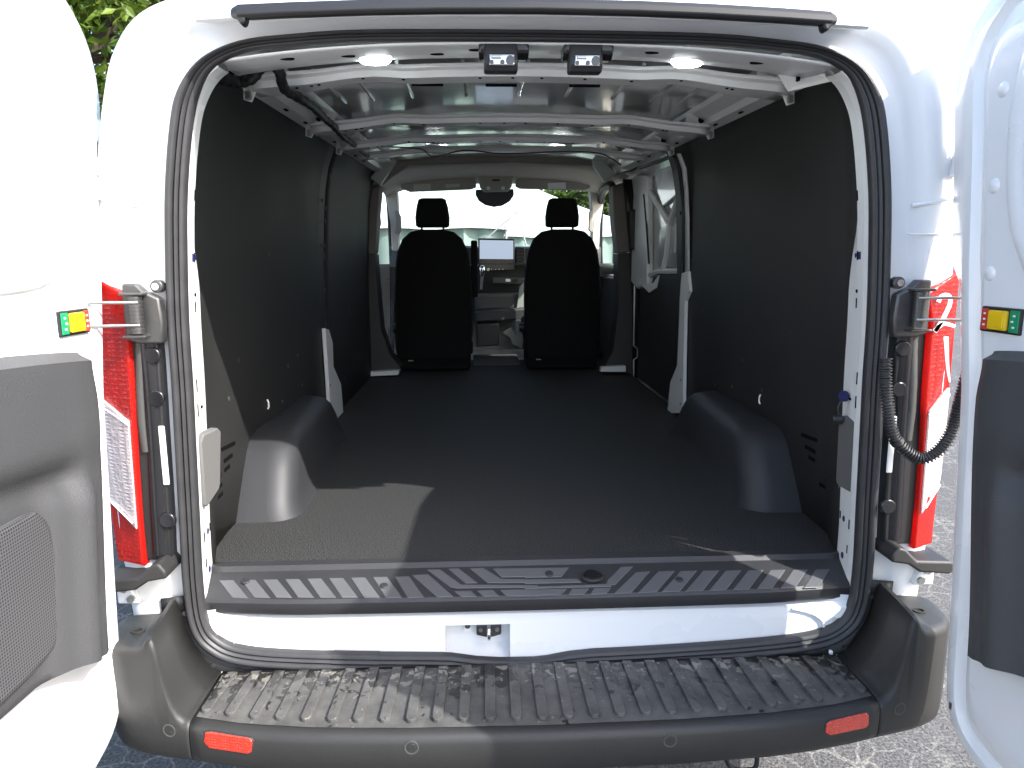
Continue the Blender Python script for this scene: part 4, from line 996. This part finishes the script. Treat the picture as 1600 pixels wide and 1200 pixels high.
# ================================================================== background
CANVAS = mat('white_tent_canvas', (.56, .60, .585), .8, var=.03, vscale=1.5)
WALLC = mat('pale_green_tent_wall', (.20, .275, .24), .8, var=.06, vscale=2)
POLE = mat('grey_pole', (.4, .4, .4), .4, metal=.5)
def tent(cx, cy, wx, wy, ze, zp, label, group):
    t = empty('marquee_tent', (cx, cy, 0)); tag(t, label, 'tent', group)
    a = [V((-wx, -wy, ze)), V((wx, -wy, ze)), V((wx, wy, ze)), V((-wx, wy, ze))]
    mb = MB(); N = 10; rows = []
    for j in range(N+1):
        k = j/N; f = 1-k; zz = ze+(zp-ze)*k**1.25
        rw = []
        for i in range(4):
            p, q = a[i], a[(i+1) % 4]
            for m in range(6):
                u = m/6; b = p.lerp(q, u)*1.0
                rw.append(V((b.x*f, b.y*f, zz-.06*math.sin(math.pi*u)*f*(1 if j else 0))))
        rows.append(rw)
    mb.loft(rows); mb.build('roof', CANVAS, t, 40)
    vb = []
    for zz, o in ((ze+.01, 1.0), (ze-.28, 1.003)):
        rw = []
        for i in range(4):
            p, q = a[i], a[(i+1) % 4]
            for m in range(16):
                b = p.lerp(q, m/16); rw.append(V((b.x*o, b.y*o, zz+(.05*abs(math.sin(m*math.pi/4)) if zz < ze else 0))))
        vb.append(rw)
    MB().loft(vb).build('valance', CANVAS, t, 0)
    for s_ in (-1, 1):
        for s2 in (-1, 1): MB().cyl((s_*(wx-.06), s2*(wy-.06), 0), (s_*(wx-.06), s2*(wy-.06), ze), .03, 8).build('pole', POLE, t)
    wr = []
    for zz in (0, .8, 1.6, ze-.05):
        wr.append([V((-wx+.1+i*(2*wx-.2)/60, -wy+.12+.05*math.sin(i*1.3)+.02*math.sin(i*3.1), zz)) for i in range(61)])
    MB().loft(wr, False).build('side_curtain', WALLC, t, 60)
    MB().loft([[V((p.x, -p.y, p.z)) for p in r_] for r_ in wr], False).build('side_curtain', WALLC, t, 60)
    return t
tn = tent(-2.9, 17.0, 3.4, 3.0, 2.40, 3.7, 'white peaked marquee tent with pale green curtains seen past the driver seat', 'tents ahead of the van')
for a_, b_ in (((756, 376), (808, 331)), ((818, 368), (808, 331))):
    p0, p1 = P(*a_, Y=13.8), P(*b_, Y=13.8); p0 = p1+(p0-p1)*(p1.z/(p1.z-p0.z))
    MB().cyl(p0-V((-2.9, 17, 0)), p1-V((-2.9, 17, 0)), .016, 6).build('tent_brace', POLE, tn)
tent(1.5, 24.0, 4.0, 3.0, 2.45, 4.1, 'white peaked marquee tent farther off, seen past the passenger seat', 'tents ahead of the van')

# trees
BARK = mat('grey_brown_bark', (.09, .07, .05), .9, var=.3, vscale=8, bump=.6, bscale=30)
def leafmat(name, c):
    m = mat(name, c, .5); n = m.node_tree.nodes; L = m.node_tree.links; b = n['Principled BSDF']
    g_ = n.new('ShaderNodeNewGeometry'); r = n.new('ShaderNodeValToRGB')
    r.color_ramp.elements[0].color = (c[0]*.5, c[1]*.65, c[2]*.6, 1); r.color_ramp.elements[1].color = (c[0]*1.6, c[1]*1.35, c[2], 1)
    L.new(g_.outputs['Random Per Island'], r.inputs[0]); L.new(r.outputs[0], b.inputs['Base Color'])
    tr = n.new('ShaderNodeBsdfTranslucent'); L.new(r.outputs[0], tr.inputs[0]); mx = n.new('ShaderNodeMixShader'); mx.inputs[0].default_value = .45
    L.new(b.outputs[0], mx.inputs[1]); L.new(tr.outputs[0], mx.inputs[2]); L.new(mx.outputs[0], n['Material Output'].inputs[0])
    return m
LEAF = leafmat('sunlit_leaf', (.10, .17, .02))
def tree(x, y, h, r, cz, nl, ls, label, seed):
    rnd = random.Random(seed)
    t = empty('broadleaf_tree', (x, y, 0)); tag(t, label, 'tree')
    tk = MB().tube([V((0, 0, 0)), V((.05, 0, h*.25)), V((-.05, .05, h*.5)), V((0, 0, h*.85))], [.22, .17, .12, .03], 10)
    ends = []
    for i in range(14):
        a = rnd.uniform(0, 6.28); z0 = h*rnd.uniform(.3, .7); e = V((math.cos(a)*r*rnd.uniform(.5, .9), math.sin(a)*r*rnd.uniform(.5, .9), z0+rnd.uniform(.3, 1.6)))
        m_ = V((0, 0, z0)).lerp(e, .5)+V((0, 0, -.15)); tk.tube([V((0, 0, z0)), m_, e], [.08, .05, .015], 6); ends.append(e)
    tk.build('trunk', BARK, t, 60)
    mb = MB(); cl = []
    for i in range(70):
        while True:
            q = V((rnd.uniform(-1, 1), rnd.uniform(-1, 1), rnd.uniform(-1, 1)))
            if q.length < 1: break
        q = q*(.35+.65*q.length**.3); cl.append((V((q.x*r, q.y*r, cz+q.z*r*.8)), rnd.uniform(.35, .75)*r/2.6))
    for i in range(nl):
        c, cr = rnd.choice(cl); d = V((rnd.gauss(0, 1), rnd.gauss(0, 1), rnd.gauss(0, .8))).normalized()*cr*rnd.uniform(.3, 1)**.5
        p = c+d; n_ = (d.normalized()*.5+V((rnd.gauss(0, .5), rnd.gauss(0, .5), rnd.gauss(.3, .5)))).normalized(); u = n_.orthogonal().normalized(); v_ = n_.cross(u)
        an = rnd.uniform(0, 6.28); u, v_ = u*math.cos(an)+v_*math.sin(an), v_*math.cos(an)-u*math.sin(an)
        s_ = ls*rnd.uniform(.6, 1.3)
        mb.add([p-u*s_, p-v_*s_*.45+n_*s_*.1, p+u*s_, p+v_*s_*.45+n_*s_*.1], [(0, 1, 2, 3)])
    me = bpy.data.meshes.new('crown'); me.from_pydata(mb.v, [], mb.f)
    finish('crown', me, LEAF, t, 0)
tree(-5.6, 8.2, 6.2, 3.0, 5.2, 26000, .085, 'leafy green tree rising beyond the left rear door', 3)
tree(5.6, 30.0, 6.6, 3.4, 5.0, 14000, .16, 'leafy green tree behind the tents ahead', 5)
